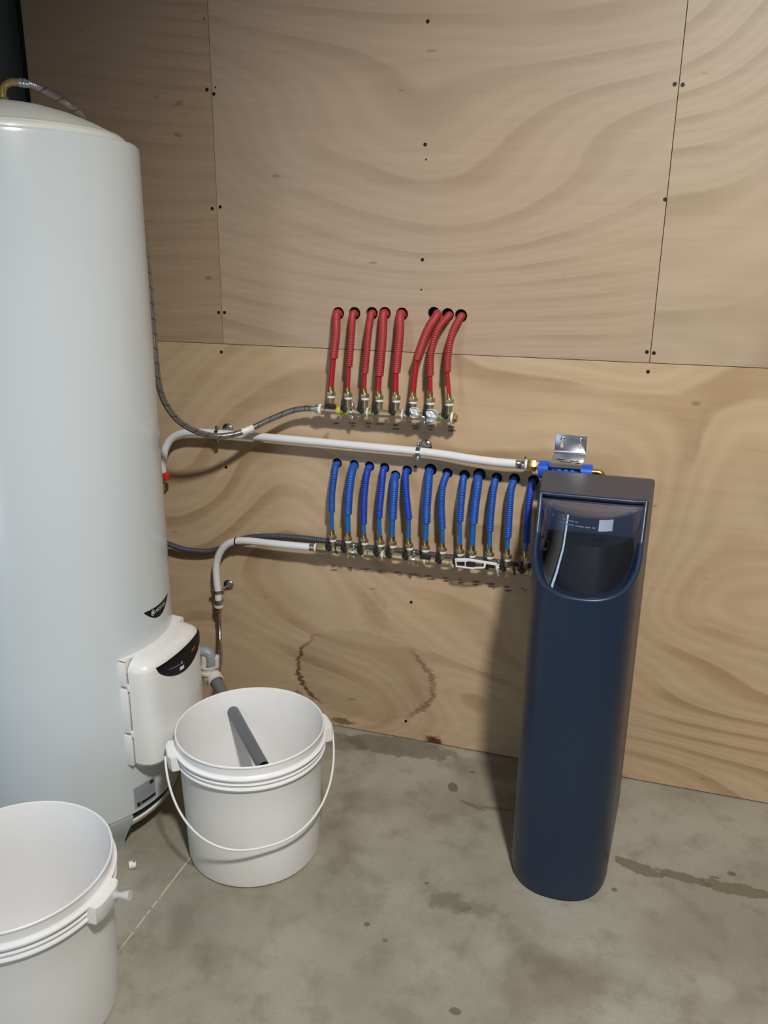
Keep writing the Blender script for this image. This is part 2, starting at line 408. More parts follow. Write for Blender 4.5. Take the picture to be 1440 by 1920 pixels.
# ================================================================== THE SETTING
# backing wall behind the plywood
wall_back = MB().box((0.9, 0.085, 1.5), (3.4, 0.05, 3.0)).build('wall_back', dark_void, None, 0, kind='structure', label='plywood sheet clad wall behind the plumbing')
ply_up = plywood('plywood_upper', lin(186, 166, 144), lin(150, 129, 107), 3.1, 15.0, 0.55, 1.3, 0.48, plain=12.0)
ply_left = plywood('plywood_left', lin(176, 154, 130), lin(142, 119, 95), 11.4, 10.0, 0.5, 1.6, 0.45, plain=18.0)
ply_right = plywood('plywood_right', lin(188, 168, 145), lin(154, 134, 110), 27.9, 13.0, 0.9, 1.3, 0.65, plain=6.0)
ply_low = plywood('plywood_lower', lin(203, 180, 149), lin(158, 131, 100), 41.3, 14.0, 0.75, 1.3, 0.72, stains=True, plain=4.0)

RED_HOLES = [(293, 150), (415, 150), (545, 150), (642, 150), (770, 155), (1010, 150), (1113, 160), (1212, 168)]
RED_HOLES = [(560 + x / 4, 550 + y / 4) for x, y in RED_HOLES]
BA = [(308, 175), (500, 195), (672, 210), (842, 228), (965, 312), (1095, 258), (1360, 248)]
BB = [(322, 265), (500, 285), (655, 278), (835, 312), (1020, 322), (1217, 340)]
BLUE_HOLES = [(580 + x / 6, 840 + y / 6) for x, y in BA] + [(780 + x / 5.538, 840 + y / 5.538) for x, y in BB]
JZ = 1.215
def panel(x0, x1, z0, z1, mat, holes=()):
    th = 0.012; g = 0.0009
    o = MB().box(((x0 + x1) / 2, th / 2, (z0 + z1) / 2), (x1 - x0 - 2 * g, th, z1 - z0 - 2 * g)).build('plywood_sheet', mat, wall_back, 0)
    hs = [h for h in holes if x0 < h[0] < x1]
    if hs:
        for k, h in enumerate(hs):
            c = MB().lathe([(0, -0.02), (h[2], -0.02), (h[2], 0.04), (0, 0.04)], (h[0], 0, h[1]), (0, 1, 0), 28).build('cutter', mat, None, 0)
            c.parent = wall_back; c.location = -wall_back.location
            md = o.modifiers.new('hole', 'BOOLEAN'); md.object = c; md.operation = 'DIFFERENCE'; md.solver = 'EXACT'
            bpy.context.view_layer.update()
            dg = bpy.context.evaluated_depsgraph_get(); me = bpy.data.meshes.new_from_object(o.evaluated_get(dg))
            o.modifiers.clear(); old = o.data; o.data = me; bpy.data.meshes.remove(old)
            bpy.data.objects.remove(c, do_unlink=True)
    return o
holes_up = [(at(*h).x + .0015, at(*h).z, 0.0172) for h in RED_HOLES]
holes_lo = [(at(*h).x + .001, at(*h).z + .001, 0.0150 if i not in (6, 9) else 0.0178) for i, h in enumerate(BLUE_HOLES)]
XL = -0.585
p_ul = panel(XL, 0.0, JZ, 2.7, ply_left)
p_um = panel(0.0, 1.2, JZ, 2.7, ply_up, holes_up)
p_ur = panel(1.2, 2.4, JZ, 2.7, ply_right)
p_lo = panel(XL, 1.815, 0.003, JZ, ply_low, holes_lo)
p_lr = panel(1.815, 2.4, 0.003, JZ, ply_right)
def screw(px, py, r=0.0048):
    q = at(px, py)
    par = p_lo if q.z < JZ and q.x < 1.815 else (p_ul if q.x < 0 else (p_um if q.x < 1.2 else p_ur))
    if q.z < JZ: par = p_lo
    MB().lathe([(0, .0002), (r * 0.5, .0002), (r * 0.55, 0.0008), (r * 0.95, 0.0009), (r, 0.0004), (r, -0.002)], q, (0, -1, 0), 12).build('screw', screw_mat, par, 30)
for a in [(802, 40), (797, 271), (792, 487), (388, 168), (401, 176), (398, 391), (413, 388), (410, 586), (421, 586), (415, 660),
          (1265, 158), (1280, 159), (1247, 374), (1213, 660), (1226, 662), (1215, 697), (424, 876), (771, 1129), (761, 1352), (779, 875)]:
    screw(*a)
for a in [(799, 299), (790, 543), (404, 164), (383, 35), (435, 1097), (985, 858), (786, 663)]: screw(a[0], a[1], 0.0024)

# dark side wall on the left and floor
MB().box((-0.70, -0.47, 1.5), (0.10, 1.06, 3.0)).build('wall_left', dark_wall, None, 0, kind='structure', label='dark side wall left of the plywood')
floor = MB().box((0.9, -2.0, -0.06), (3.4, 4.12, 0.10)).build('floor', dark_void, None, 0, kind='structure', label='stained grey concrete floor')
conc = concrete()
JX = 0.2065
MB().box(((-0.8 + JX - .002) / 2, -2.0, -0.010), (JX - .002 + 0.8, 4.12, 0.020)).build('concrete_slab', conc, floor, 0)
MB().box(((2.6 + JX + .002) / 2, -2.0, -0.010), (2.6 - JX - .002, 4.12, 0.020)).build('concrete_slab', conc, floor, 0)
MB().box((JX, -2.0, -0.0104), (0.004, 4.12, 0.020)).build('joint_filler', joint_m, floor, 0)

# ================================================================== WATER HEATER
AX = Vector((-0.1937, -0.5870, 0)); HR = 0.28
heater = thing('water_heater', (AX.x, AX.y, 0), 'tall white cylindrical electric water heater standing against the plywood wall', 'water heater')
MB().lathe([(0.262, 0.104), (0.274, 0.104), (0.2785, 0.107), (HR, 0.112), (HR, 0.5), (HR, 1.0), (HR, 1.5), (HR, 1.683), (0.2785, 1.690), (0.274, 1.6945), (0.240, 1.699)], AX, (0, 0, 1), 128).build('tank', white_enamel, heater, 30)
lid = MB().lathe([(0.254, 1.690), (0.254, 1.702), (0.250, 1.7075), (0.242, 1.7115), (0.225, 1.720), (0.195, 1.734), (0.150, 1.751), (0.100, 1.764), (0.050, 1.771), (0.0, 1.773)], AX, (0, 0, 1), 96).build('lid', lid_plastic, heater, 50)
MB().lathe([(0.242, 1.7095), (0.244, 1.7125), (0.238, 1.7145), (0.234, 1.7125)], AX, (0, 0, 1), 96).build('rim_bead', lid_plastic, lid, 60)
MB().lathe([(0.262, 0.104), (0.262, 0.072), (0.258, 0.070)], AX, (0, 0, 1), 96).build('base_band', black_rubber, heater, 40)
MB().lathe([(0.262, 0.078), (0.268, 0.076), (0.262, 0.062), (0.235, 0.040), (0.19, 0.030), (0.0, 0.026)], AX, (0, 0, 1), 96).build('base_pan', lid_plastic, heater, 50)
def foot(ang):
    ca, sa = math.cos(ang), math.sin(ang); u = Vector((ca, sa, 0)); t = Vector((-sa, ca, 0)); mb = MB(); rows = []
    prof = [(0.270, 0.105, .052), (0.283, 0.103, .052), (0.284, 0.090, .050), (0.272, 0.055, .036), (0.262, 0.030, .030), (0.258, 0.0, .028), (0.20, 0.0, .028), (0.20, 0.045, .03)]
    for (r, z, hw) in prof: rows.append([AX + u * math.sqrt(max(r * r - (hw * s) ** 2, 0)) + t * (hw * s) + Vector((0, 0, z)) for s in (-1, -.5, 0, .5, 1)])
    mb.grid(rows)
    for e in (0, 4): mb.f.append(tuple(i * 5 + e for i in range(len(prof))))
    mb.f.append((0, 1, 2, 3, 4, (len(prof) - 1) * 5 + 4, (len(prof) - 1) * 5 + 3, (len(prof) - 1) * 5 + 2, (len(prof) - 1) * 5 + 1, (len(prof) - 1) * 5))
    mb.build('foot', foot_grey, heater, 35)
for a in (-36, 84, 204): foot(R_(a))

# control box : cover function x = front(y) - inset(z)
BY0, BY1, BZ0, BZ1 = -0.704, -0.436, 0.253, 0.536
def plan(inset=0.0, n=40):
    """outline (front part) from back-left to back-right, inset inward"""
    pts = []
    yc, hy = (BY0 + BY1) / 2, (BY1 - BY0) / 2 - inset
    for k in range(n + 1):
        t = -1 + 2 * k / n; y = yc + hy * t
        e = abs(t) ** 7
        x = 0.1485 - inset - 0.016 * t * t - 0.030 * (1 - math.sqrt(max(0, 1 - e)))
        pts.append((x, y))
    return pts
def inset_of(z):
    h = 0.030
    if z < BZ1 - h: return 0.0 if z > BZ0 + 0.006 else 0.004
    t = (z - (BZ1 - h)) / h; return 0.034 * (1 - math.sqrt(max(0.0, 1 - t * t)))
box = MB(); rows = []
zs = [BZ0, BZ0 + .003, BZ0 + .007, 0.3, 0.36, 0.42, 0.47] + [BZ1 - 0.030 * (1 - math.sin(R_(a))) for a in (0, 12, 24, 36, 48, 60, 72, 82, 90)]
for z in zs:
    ins = min(inset_of(z), 0.033); pl = plan(ins)
    xb = 0.080
    row = [(xb, pl[0][1], z)] + [(p[0], p[1], z) for p in pl] + [(xb, pl[-1][1], z)]
    rows.append([Vector(p) for p in row])
box.grid(rows)
top = rows[-1]; nb = len(top)
# top lid back to the tank, stepped
trow = [Vector((0.075 if 0 < i < nb - 1 else 0.075, p.y, BZ1 + 0.002)) for i, p in enumerate(top)]
box.grid([top, trow])
bot = rows[0]; box.grid([[Vector((0.06, p.y, BZ0)) for p in bot], bot])
cover = box.build('control_cover', box_plastic, heater, 35)
mbp = MB()
for (z0, z1) in ((0.535, 0.472), (0.464, 0.345), (0.337, 0.2535)):
    mbp.box((0.060, -0.7035, (z0 + z1) / 2), (0.034, 0.012, z0 - z1), 0.002)
mbp.box((0.052, -0.690, 0.395), (0.040, 0.018, 0.28), 0.002)
mbp.box((0.048, -0.445, 0.395), (0.050, 0.016, 0.28), 0.002)
# curved collar on top following the tank
rows = []
for k in range(25):
    a = R_(-26 + 58 * k / 24); c, s_ = math.cos(a), math.sin(a)
    o_ = AX + Vector((c * (HR - .002), s_ * (HR - .002), 0)); x1 = 0.0775
    rows.append([o_ + Vector((0, 0, BZ1 + .006)), Vector((max(o_.x + 0.006, x1), o_.y, BZ1 + .0035)), Vector((max(o_.x + 0.007, x1 + .001), o_.y, BZ1 - 0.03))])
mbp.grid(rows)
mbp.build('mounting_plate', box_plastic, heater, 35)
for z in (0.468, 0.341):
    MB().box((0.079, -0.7045, z), (0.006, 0.007, 0.018), 0.001).build('clip', box_plastic, cover, 35)
# display crescent
def bfront(y, z, off=0.0):
    ins = min(inset_of(z), 0.033); yc, hy = (BY0 + BY1) / 2, (BY1 - BY0) / 2 - ins
    t = max(-1, min(1, (y - yc) / hy)); e = abs(t) ** 7
    x = 0.1485 - ins - 0.016 * t * t - 0.030 * (1 - math.sqrt(max(0, 1 - e)))
    return Vector((x + off, y, z + (off * 0.8 if z > BZ1 - .03 else 0)))
def crescent(y):
    t = (y + 0.672) / 0.226; t = max(0.0, min(1.0, t))
    up = 0.514 + 0.006 * t
    w_ = 0.060 * max(0.0, math.sin(math.pi * t ** 1.05)) ** 0.55 if t < 1 else 0.0
    return up, w_
rows = []
for k in range(49):
    y = -0.672 + 0.226 * k / 48; up, dn = crescent(y)
    rows.append([bfront(y, up - dn * j / 12, 0.0016) for j in range(13)])
disp = MB().grid(rows).build('display_panel', black_gloss, cover, 0, label='black crescent display panel')
def disp_mark(name, mat, y0, y1, f0, f1, slant=0.0):
    rows = []
    for k in range(9):
        y = y0 + (y1 - y0) * k / 8; up, dn = crescent(y)
        rows.append([bfront(y, up - dn * (f0 + (f1 - f0) * j / 2), 0.0026) for j in range(3)])
    return rows
mb = MB()
for (y0, y1, f0, f1) in [(-0.632, -0.588, .52, .56), (-0.584, -0.575, .46, .58)]: mb.grid(disp_mark('m', None, y0, y1, f0, f1))
mb.build('knob_scale_print', print_grey, cover, 0)
MB().grid(disp_mark('m', None, -0.590, -0.570, .68, .84)).build('badge_print', print_white, cover, 0)
MB().grid(disp_mark('m', None, -0.528, -0.505, .35, .50)).build('pilot_light_print', print_red, cover, 0)

# logo crescent on the tank
def cylpt(a, z, off): c = HR + off; return AX + Vector((math.cos(R_(a)) * c, math.sin(R_(a)) * c, z))
rows = []
for k in range(41):
    t = k / 40; a = -8.0 + 26.6 * t; up = 0.632 - 0.004 * math.sin(math.pi * t) ; dn = up - 0.031 * (math.sin(math.pi * t) ** 0.85)
    rows.append([cylpt(a, up + (dn - up) * j / 5, 0.0008) for j in range(6)])
logo = MB().grid(rows).build('brand_badge', black_gloss, heater, 0, label='black crescent badge with white lettering')
def cyl_text(txt, a0, z0, size, mat, parent, off=0.0014):
    cu = bpy.data.curves.new('t', 'FONT'); cu.body = txt; cu.size = size; cu.resolution_u = 3
    to = bpy.data.objects.new('t', cu); COL.objects.link(to); bpy.context.view_layer.update()
    me = to.to_mesh(); mb = MB()
    for v in me.vertices:
        mb.v.append(cylpt(a0 + math.degrees(v.co.x / HR), z0 + v.co.y, off))
    for p in me.polygons: mb.f.append(tuple(p.vertices))
    to.to_mesh_clear(); bpy.data.objects.remove(to, do_unlink=True)
    return mb.build('lettering', mat, parent, 0)
cyl_text('ARISTON', 1.2, 0.6130, 0.0135, print_white, logo)
rows_o = MB()
for (r0, r1) in ((0.0065, 0.0078), (0.0, 0.0042)):
    n = 20; base = len(rows_o.v)
    for k in range(n):
        a = 2 * math.pi * k / n
        for r in (r0, r1): rows_o.v.append(cylpt(-1.0 + math.degrees(math.cos(a) * r / HR), 0.6185 + math.sin(a) * r, 0.0014))
    for k in range(n):
        j = (k + 1) % n; rows_o.f.append((base + 2 * k, base + 2 * k + 1, base + 2 * j + 1, base + 2 * j))
rows_o.build('emblem', print_white, logo, 0)
# rating plate low on the tank
def cpatch(a0, a1, z0, z1, off, n=8):
    return MB().grid([[cylpt(a0 + (a1 - a0) * k / n, z0, off), cylpt(a0 + (a1 - a0) * k / n, z1, off)] for k in range(n + 1)])
plate = cpatch(-23.8, -9.8, 0.1175, 0.178, 0.0008).build('rating_plate', label_silver, heater, 0, label='silver rating sticker with small print')
for (a0, a1, z0, z1, mt) in [(-20, -10.3, .123, .131, black_plastic), (-22.5, -20.5, .121, .133, black_plastic), (-13.6, -11.0, .164, .174, black_plastic), (-15.5, -14.2, .167, .171, print_grey), (-23.2, -16, .170, .1712, print_grey),
                             (-23.2, -11, .160, .1611, print_grey), (-23.2, -11, .156, .157, print_grey), (-23.2, -11, .152, .153, print_grey), (-23.2, -11, .148, .149, print_grey), (-23.2, -11, .144, .145, print_grey), (-23.2, -11, .140, .141, print_grey), (-18, -14, .176, .1772, print_grey)]:
    cpatch(a0, a1, z0, z1, 0.0014, 4).build('small_print', mt, plate, 0)

# ------------------------------------------------------------------ braided hot water hose from the heater top
E0 = Vector((-0.188, -0.587, 1.772))
hose = thing('braided_hose', E0, 'braided steel hose looping from the heater top to the red hose manifold', 'hose')
el = [E0, E0 + Vector((0, 0, .018)), E0 + Vector((.004, .002, .032)), E0 + Vector((.016, .008, .040)), E0 + Vector((.034, .017, .041))]
MB().tube(catmull(el, .003), .0085, 14).build('elbow', brass, hose, 50)
MB().lathe([(0, -.002), (.013, -.002), (.013, .010), (0, .010)], E0, (0, 0, 1), 6).build('nut', brass, hose, 30)
d0 = Vector((.034, .017, .041)); dd = Vector((.85, .42, -.12)).normalized()
fc = MB()
fc.lathe([(0, 0), (.0095, 0), (.0098, .005), (.0088, .006), (.0098, .008), (.0098, .012), (.0085, .013), (.009, .020), (0, .020)], E0 + d0, dd, 16)
fc.build('ferrule', chrome, hose, 40)
hp = [E0 + d0 + dd * .016, at(75, 166, -0.545), at(115, 188, -0.505), at(150, 214, -0.462), at(188, 262, -.335), at(228, 330, -.290), at(258, 400, -.295), at(271, 460, -.312), at(280, 540, -.305), at(286.5, 612, -.30), at(292.5, 680, -.30),
      at(299, 725, -.295), at(311, 758, -.28), at(334, 788, -.25), at(366, 808, -.21), at(404, 818, -.165), at(440, 814, -.13), at(470, 804, -.10), at(510, 785, -.075), at(548, 770, -.064), at(575, 765.5, -.06)]
hpath = catmull(hp, .005)
MB().tube(resample(hpath, .005)[0], .0086, 14).build('braid', braid, hose, 60)
a_, b_ = at(575, 765.5, -.06), at(600, 767, -.06); dd = (b_ - a_).normalized(); Lf = (b_ - a_).length
MB().lathe([(0, -.004), (.009, -.004), (.0098, 0), (.0098, .007), (.0088, .008), (.0098, .010), (.0098, .014), (.008, .015), (.008, Lf - .013), (.0135, Lf - .012), (.0135, Lf - .001), (0, Lf - .001)], a_, dd, 12).build('ferrule', chrome, hose, 35)
sl = [p for p in hpath if at(458, 807, -.1).x - .001 < p.x < at(478, 800, -.09).x + .001 and p.z < 1.1]
MB().tube(sl, .0100, 14).build('wrap_label', white_plastic, hose, 50, label='white paper wrap')

# ================================================================== HOSES through the plywood
def corr(pitch, R, depth):
    def f(arc):
        return R - depth * (0.5 - 0.5 * math.cos(2 * math.pi * arc / pitch))
    return f
def make_hose(name, hole, path, thin_end, big, label, cat, group, sheath_mat, pipe_mat, bar_y=-.06):
    h = at(*hole); top = at(path[0][0] - 1.5, path[0][1] + 6, -.010)
    pts = [Vector((h.x * .6 + top.x * .4, .055, h.z - .001)), Vector((h.x * .4 + top.x * .6, .020, h.z - .0025)), top]
    n = len(path)
    for k in range(1, n):
        yy = -.040 - (.018) * min(1, (k - 0.2) / (n - 1.2)); pts.append(at(path[k][0], path[k][1], yy))
    end = at(thin_end[0], thin_end[1], bar_y)
    R, r, pitch, dep = (.0128, .0078, .0050, .0013) if big else (.0107, .0058, .0060, .0021)
    t = thing(name, (h.x, 0, h.z), label, cat, group)
    sp = resample(catmull(pts, .003), pitch / 6)[0]
    MB().tube(sp, corr(pitch, R, dep), 12).build('corrugated_sheath', sheath_mat, t, 70)
    dirv = (sp[-1] - sp[-6]).normalized(); L = (end - sp[-1]).length
    tp = catmull([sp[-10], sp[-1], sp[-1].lerp(end, .5) + dirv * .0, end + Vector((0, 0, .0)), end - Vector((0, 0, .004))], .004)
    MB().tube(tp, r, 12).build('inner_pipe', pipe_mat, t, 60)
    return t
s4 = lambda L: [(560 + x / 4, 550 + y / 4) for x, y in L]
s6 = lambda L: [(580 + x / 6, 840 + y / 6) for x, y in L]
s5 = lambda L: [(780 + x / 5.538, 840 + y / 5.538) for x, y in L]
RED = [([(288, 140), (280, 300), (260, 488)], (243, 700), True, (243, 775)),
       ([(410, 140), (396, 300), (378, 552)], (368, 708), False, (372, 785)),
       ([(548, 140), (522, 310), (497, 598)], (492, 715), False, (498, 790)),
       ([(640, 145), (627, 350), (604, 620)], (598, 730), True, (606, 803)),
       ([(766, 145), (756, 320), (730, 595)], (727, 738), True, (733, 808)),
       ([(1040, 145), (962, 290), (885, 500)], (859, 740), True, (858, 818)),
       ([(1126, 150), (1042, 275), (992, 450), (987, 617)], (990, 745), False, (988, 825)),
       ([(1218, 160), (1152, 300), (1121, 460), (1115, 590)], (1127, 755), False, (1130, 832))]
red_words = ['leftmost', 'second from left', 'third from left', 'fourth from left', 'fifth from left', 'sixth from left', 'seventh from left', 'rightmost']
for i, (pa, te, bigf, rg) in enumerate(RED):
    extra = ', slanting steeply' if i == 5 else (', curving' if i in (6, 7) else ', hanging straight')
    make_hose('red_hose', RED_HOLES[i], s4(pa), s4([te])[0], bigf, '%s red corrugated hose of the red row%s' % (red_words[i], extra), 'hose', 'red hoses out of the wall', red_sheath, red_pipe)
BLUE = [(s6([(303, 165), (284, 290), (256, 500), (252, 722)]), s6([(256, 915)])[0], False, s6([(262, 1035)])[0]),
        (s6([(498, 190), (470, 320), (447, 500), (432, 740)]), s6([(435, 945)])[0], True, s6([(435, 1048)])[0]),
        (s6([(668, 205), (642, 330), (618, 550), (612, 850)]), s6([(617, 968)])[0], False, s6([(620, 1070)])[0]),
        (s6([(838, 225), (818, 400), (793, 650), (785, 790)]), s6([(797, 990)])[0], False, s6([(800, 1090)])[0]),
        (s6([(966, 310), (957, 450), (943, 650), (937, 802)]), s6([(932, 995)])[0], True, s6([(937, 1102)])[0]),
        (s6([(1092, 250), (1086, 450), (1104, 650), (1120, 800)]), s6([(1119, 1018)])[0], False, s6([(1126, 1127)])[0]),
        (s6([(1354, 240), (1338, 400), (1320, 650), (1315, 845)]), s6([(1309, 1042)])[0], True, s6([(1308, 1150)])[0]),
        (s5([(318, 260), (277, 400), (264, 600), (275, 838)]), s5([(277, 985)])[0], False, s5([(275, 1078)])[0]),
        (s5([(500, 290), (482, 440), (467, 600), (456, 762)]), s5([(458, 998)])[0], False, s5([(455, 1102)])[0]),
        (s5([(652, 275), (640, 400), (612, 600), (597, 780)]), s5([(583, 1010)])[0], True, s5([(581, 1118)])[0]),
        (s5([(829, 310), (803, 450), (777, 700), (768, 865)]), s5([(768, 1032)])[0], False, s5([(763, 1132)])[0]),
        (s5([(1018, 320), (986, 450), (968, 700), (955, 930)]), s5([(950, 1052)])[0], False, s5([(945, 1157)])[0]),
        (s5([(1213, 340), (1186, 480), (1162, 700), (1146, 985)]), s5([(1135, 1068)])[0], False, s5([(1133, 1172)])[0])]
blue_words = ['leftmost', 'second', 'third', 'fourth', 'fifth', 'sixth', 'seventh', 'eighth', 'ninth', 'tenth', 'eleventh', 'twelfth', 'rightmost']
for i, (pa, te, bigf, rg) in enumerate(BLUE):
    nm = blue_words[i] + ('' if i in (0, 12) else ' from left')
    ex = {4: ', thick, its hole set lower', 5: ', bending right', 7: ', curved', 12: ', beside the softener cabinet'}.get(i, ', thick' if bigf else ', slim')
    make_hose('blue_hose', BLUE_HOLES[i], pa, te, bigf, '%s blue corrugated hose of the blue row%s' % (nm, ex), 'hose', 'blue hoses out of the wall', blue_sheath if bigf or i in (0, 7, 8, 10, 11) else blue_sheath_deep, blue_pipe)

# ================================================================== MANIFOLDS
def manifold(name, z, x0, x1, rings, thins, label, lever_style, joints, clamps):
    y = -.06
    t = thing(name, (x0, y, z), label, 'manifold')
    rb = .0112
    # bar split in segments with hexagon sockets
    xs = [x0] + joints + [x1]
    for a, b in zip(xs[:-1], xs[1:]):
        MB().lathe([(0, 0), (.0135, 0), (.0135, .012), (rb, .014), (rb, (b - a) - .012), (.0128, (b - a) - .010), (.0128, (b - a) - .0015), (0, (b - a) - .0015)], (a, y, z), (1, 0, 0), 20).build('bar_segment', brass_dull, t, 35)
    for jx in joints: MB().lathe([(.0128, 0), (.0146, .0004), (.0146, .0038), (.0128, .0042)], (jx - .003, y, z), (1, 0, 0), 20).build('seal_ring', white_plastic, t, 35)
    for i, rg in enumerate(rings):
        q = at(rg[0], rg[1], y); te = at(thins[i][0], thins[i][1], y); x = q.x; zr = q.z
        MB().lathe([(.0085, z + .002), (.0090, z + .012), (.0082, z + .018), (.0100, zr - .006), (.0100, zr - .002), (0, zr - .002)], (x, y, 0), (0, 0, 1), 16).build('valve_body', brass_dull, t, 40)
        MB().lathe([(.0085, -.0030), (.0112, -.0028), (.0116, .0000), (.0112, .0030), (.0085, .0030)], (x, y, zr), (0, 0, 1), 18).build('seal_ring', white_plastic, t, 40)
        hgt = max(.020, te.z - zr); ax_ = Vector((te.x - x, 0, hgt)).normalized()
        MB().lathe([(0, .0028), (.0118, .003), (.0128, .005), (.0128, hgt * .46), (.0112, hgt * .50), (0, hgt * .5)], (x, y, zr), ax_, 6).build('compression_nut', brass_dull, t, 25)
        rt = .0088 if i in ((0, 3, 4, 5) if lever_style == 'red' else (1, 4, 6, 9)) else .0070
        MB().lathe([(rt + .0012, hgt * .48), (rt, hgt * .58), (rt, hgt * 1.02), (rt - .001, hgt * 1.04), (rt - .003, hgt * 1.04)], (x, y, zr), ax_, 16).build('ferrule', brass, t, 40)
        hor = (lever_style == 'red' and i == 0) or (lever_style == 'blue' and i in (6,))
        if lever_style == 'red' and i in (5, 6): pass
        lv = MB()
        if hor:
            lv.lathe([(0, 0), (.0065, 0), (.0065, .010), (0, .011)], (x, y - .006, z + .015), (0, -1, 0), 12)
            lv.box((x + .004, y - .016, z + .015), (.032, .007, .010), .002)
        else:
            rot = Matrix.Rotation(R_(6), 3, 'Y')
            lv.lathe([(0, 0), (.0072, 0), (.0072, .012), (0, .013)], (x - .005, y - .007, z + .006), (0, -1, 0), 12)
            lv.box((x - .0105, y - .016, z + .020), (.0105, .007, .032), .0025, rot)
        lv.build('lever', black_plastic, t, 35)
    for cx_ in clamps:
        mb = MB()
        n = 24; pts = [Vector((cx_, y + math.cos(2 * math.pi * k / n) * .0130, z + math.sin(2 * math.pi * k / n) * .0130)) for k in range(n + 1)]
        mb.lathe([(.0122, -.004), (.0142, -.004), (.0142, .004), (.0122, .004), (.0122, -.004)], (cx_, y, z), (1, 0, 0), 24)
        mb.box((cx_, y - .001, z + .0185), (.008, .006, .012), .001); mb.box((cx_, y + .004, z - .0175), (.008, .016, .010), .001)
        mb.lathe([(0, 0), (.0035, 0), (.0035, y * -1 - .012), (0, y * -1 - .012)], (cx_, y + .012, z - .0165), (0, 1, 0), 10)
        mb.lathe([(0, 0), (.013, 0), (.011, .004), (.004, .006)], (cx_, -.0002, z - .0165), (0, -1, 0), 18)
        mb.build('pipe_clamp', chrome, t, 40, label='shiny metal clamp')
    return t
ZR = at(720, 775.5, -.06).z; ZB = at(790, 1049, -.06).z
rx = lambda px, py: at(px, py, -.06).x
mr = manifold('brass_manifold', ZR, rx(603, 768), rx(852, 782), [s4([r[3]])[0] for r in RED], [s4([r[1]])[0] for r in RED],
              'brass valve manifold feeding the eight red hoses', 'red', [rx(691, 775), rx(756, 778)], [rx(661, 770), rx(797, 779)])
xe = rx(848, 782)
MB().lathe([(.0125, -.002), (.0160, -.002), (.0160, .003), (.0125, .003)], (xe, -.06, ZR), (1, 0, 0), 20).build('seal_ring', white_plastic, mr, 35)
MB().lathe([(0, .002), (.0150, .002), (.0150, .008), (.0105, .009), (.0105, .014), (0, .014)], (xe, -.06, ZR), (1, 0, 0), 6).build('end_cap', brass, mr, 25)
MB().lathe([(.0125, -.004), (.0155, -.003), (.0155, .004), (.0125, .005)], (rx(601, 767), -.06, ZR), (1, 0, 0), 20).build('seal_ring', white_plastic, mr, 35)
for (pa, pb) in ((633, 640), (644, 655)):
    a, b = rx(pa, 772), rx(pb, 773)
    MB().lathe([(.0116, 0), (.0116, b - a)], (a, -.06, ZR), (1, 0, 0), 20).build('yellow_tape', yellow_tape, mr, 60)
mb_ = manifold('brass_manifold', ZB, rx(607, 1027), rx(1000, 1073), [r[3] for r in BLUE], [r[1] for r in BLUE],
               'brass valve manifold feeding the thirteen blue hoses', 'blue', [rx(683, 1040), rx(719, 1043), rx(798, 1050), rx(851, 1056), rx(935, 1066)], [rx(664, 1037), rx(777, 1049), rx(936, 1066)])
for (px, py) in ((630, 1032), (963, 1071)):
    MB().lathe([(.0114, 0), (.0136, 0), (.0136, .004), (.0114, .004)], (rx(px, py), -.0605, ZB), (1, .12, .2), 20).build('cable_tie', black_plastic, mb_, 40)

# white plastic key over the levers of the blue manifold
kx0, kx1 = rx(853, 1050), rx(931, 1062); ky = -.087
key = thing('plastic_key', (kx0, ky, ZB), 'white plastic key frame clipped over black levers of the blue manifold', 'valve key')
kz = lambda px, py: at(px, py, ky)
def bar(mb, a, b, w_, th=.006):
    d = (b - a); L = d.length; d.normalize(); n = Vector((0, -1, 0)); u = d.cross(n).normalized()
    rot = Matrix((d, n, u)).transposed(); mb.box((a + b) / 2, (L, th, w_), .0015, rot)
mb = MB()
bar(mb, kz(853, 1050), kz(878, 1050), .010); bar(mb, kz(876, 1049), kz(932, 1058), .0075)
bar(mb, kz(855, 1061.5), kz(890, 1066), .0045); bar(mb, kz(888, 1065), kz(909, 1064), .0045)
bar(mb, kz(854, 1047), kz(856, 1062), .004); bar(mb, kz(872.5, 1051), kz(872.5, 1063), .003); bar(mb, kz(910, 1055), kz(908, 1065), .006); bar(mb, kz(930, 1056), kz(932, 1068), .0045)
mb.build('key_frame', white_plastic, key, 40)
for px, py in ((863, 1056), (884, 1058), (921, 1061)): MB().box(at(px, py, -.078), (.020, .010, .011), .002).build('key_pad', black_plastic, key, 40)

# foil tags on the red manifold
def tag_obj(px, py, w_, h_, rotd, label):
    q = at(px, py, -.086); t = thing('foil_tag', q, label, 'tag', 'foil tags on the red manifold'); rows = []
    for i in range(9):
        r = []
        for j in range(9):
            u, v = (i / 8 - .5), (j / 8 - .5)
            p = Vector((u * w_, .004 * math.sin(u * 7 + v * 3) + .004 * abs(v) * 2 - .003 * math.cos(v * 9 + u * 5), v * h_))
            r.append(q + Matrix.Rotation(R_(rotd), 3, 'Y') @ p)
        rows.append(r)
    mb = MB().grid(rows); n0 = len(mb.v)
    back = [v + Vector((0, .0012, 0)) for v in mb.v]; mb.v += back; mb.f += [tuple(reversed([i + n0 for i in f])) for f in mb.f]
    mb.build('tag_sheet', foil, t, 60)
    n = 20; rp = [q + Vector((math.cos(a) * w_ * .60 - .002, .008 - .003 * math.cos(a), h_ * .28 + math.sin(a) * h_ * .36)) for a in [2 * math.pi * k / n for k in range(n + 1)]]
    MB().tube(rp, .0014, 6).build('tag_loop', white_plastic, t, 60)
tag_obj(777, 776, .026, .024, 8, 'crumpled silver tag on the red manifold nearer its middle')
tag_obj(809, 781, .030, .028, -4, 'crumpled silver tag on the red manifold nearer its capped end')

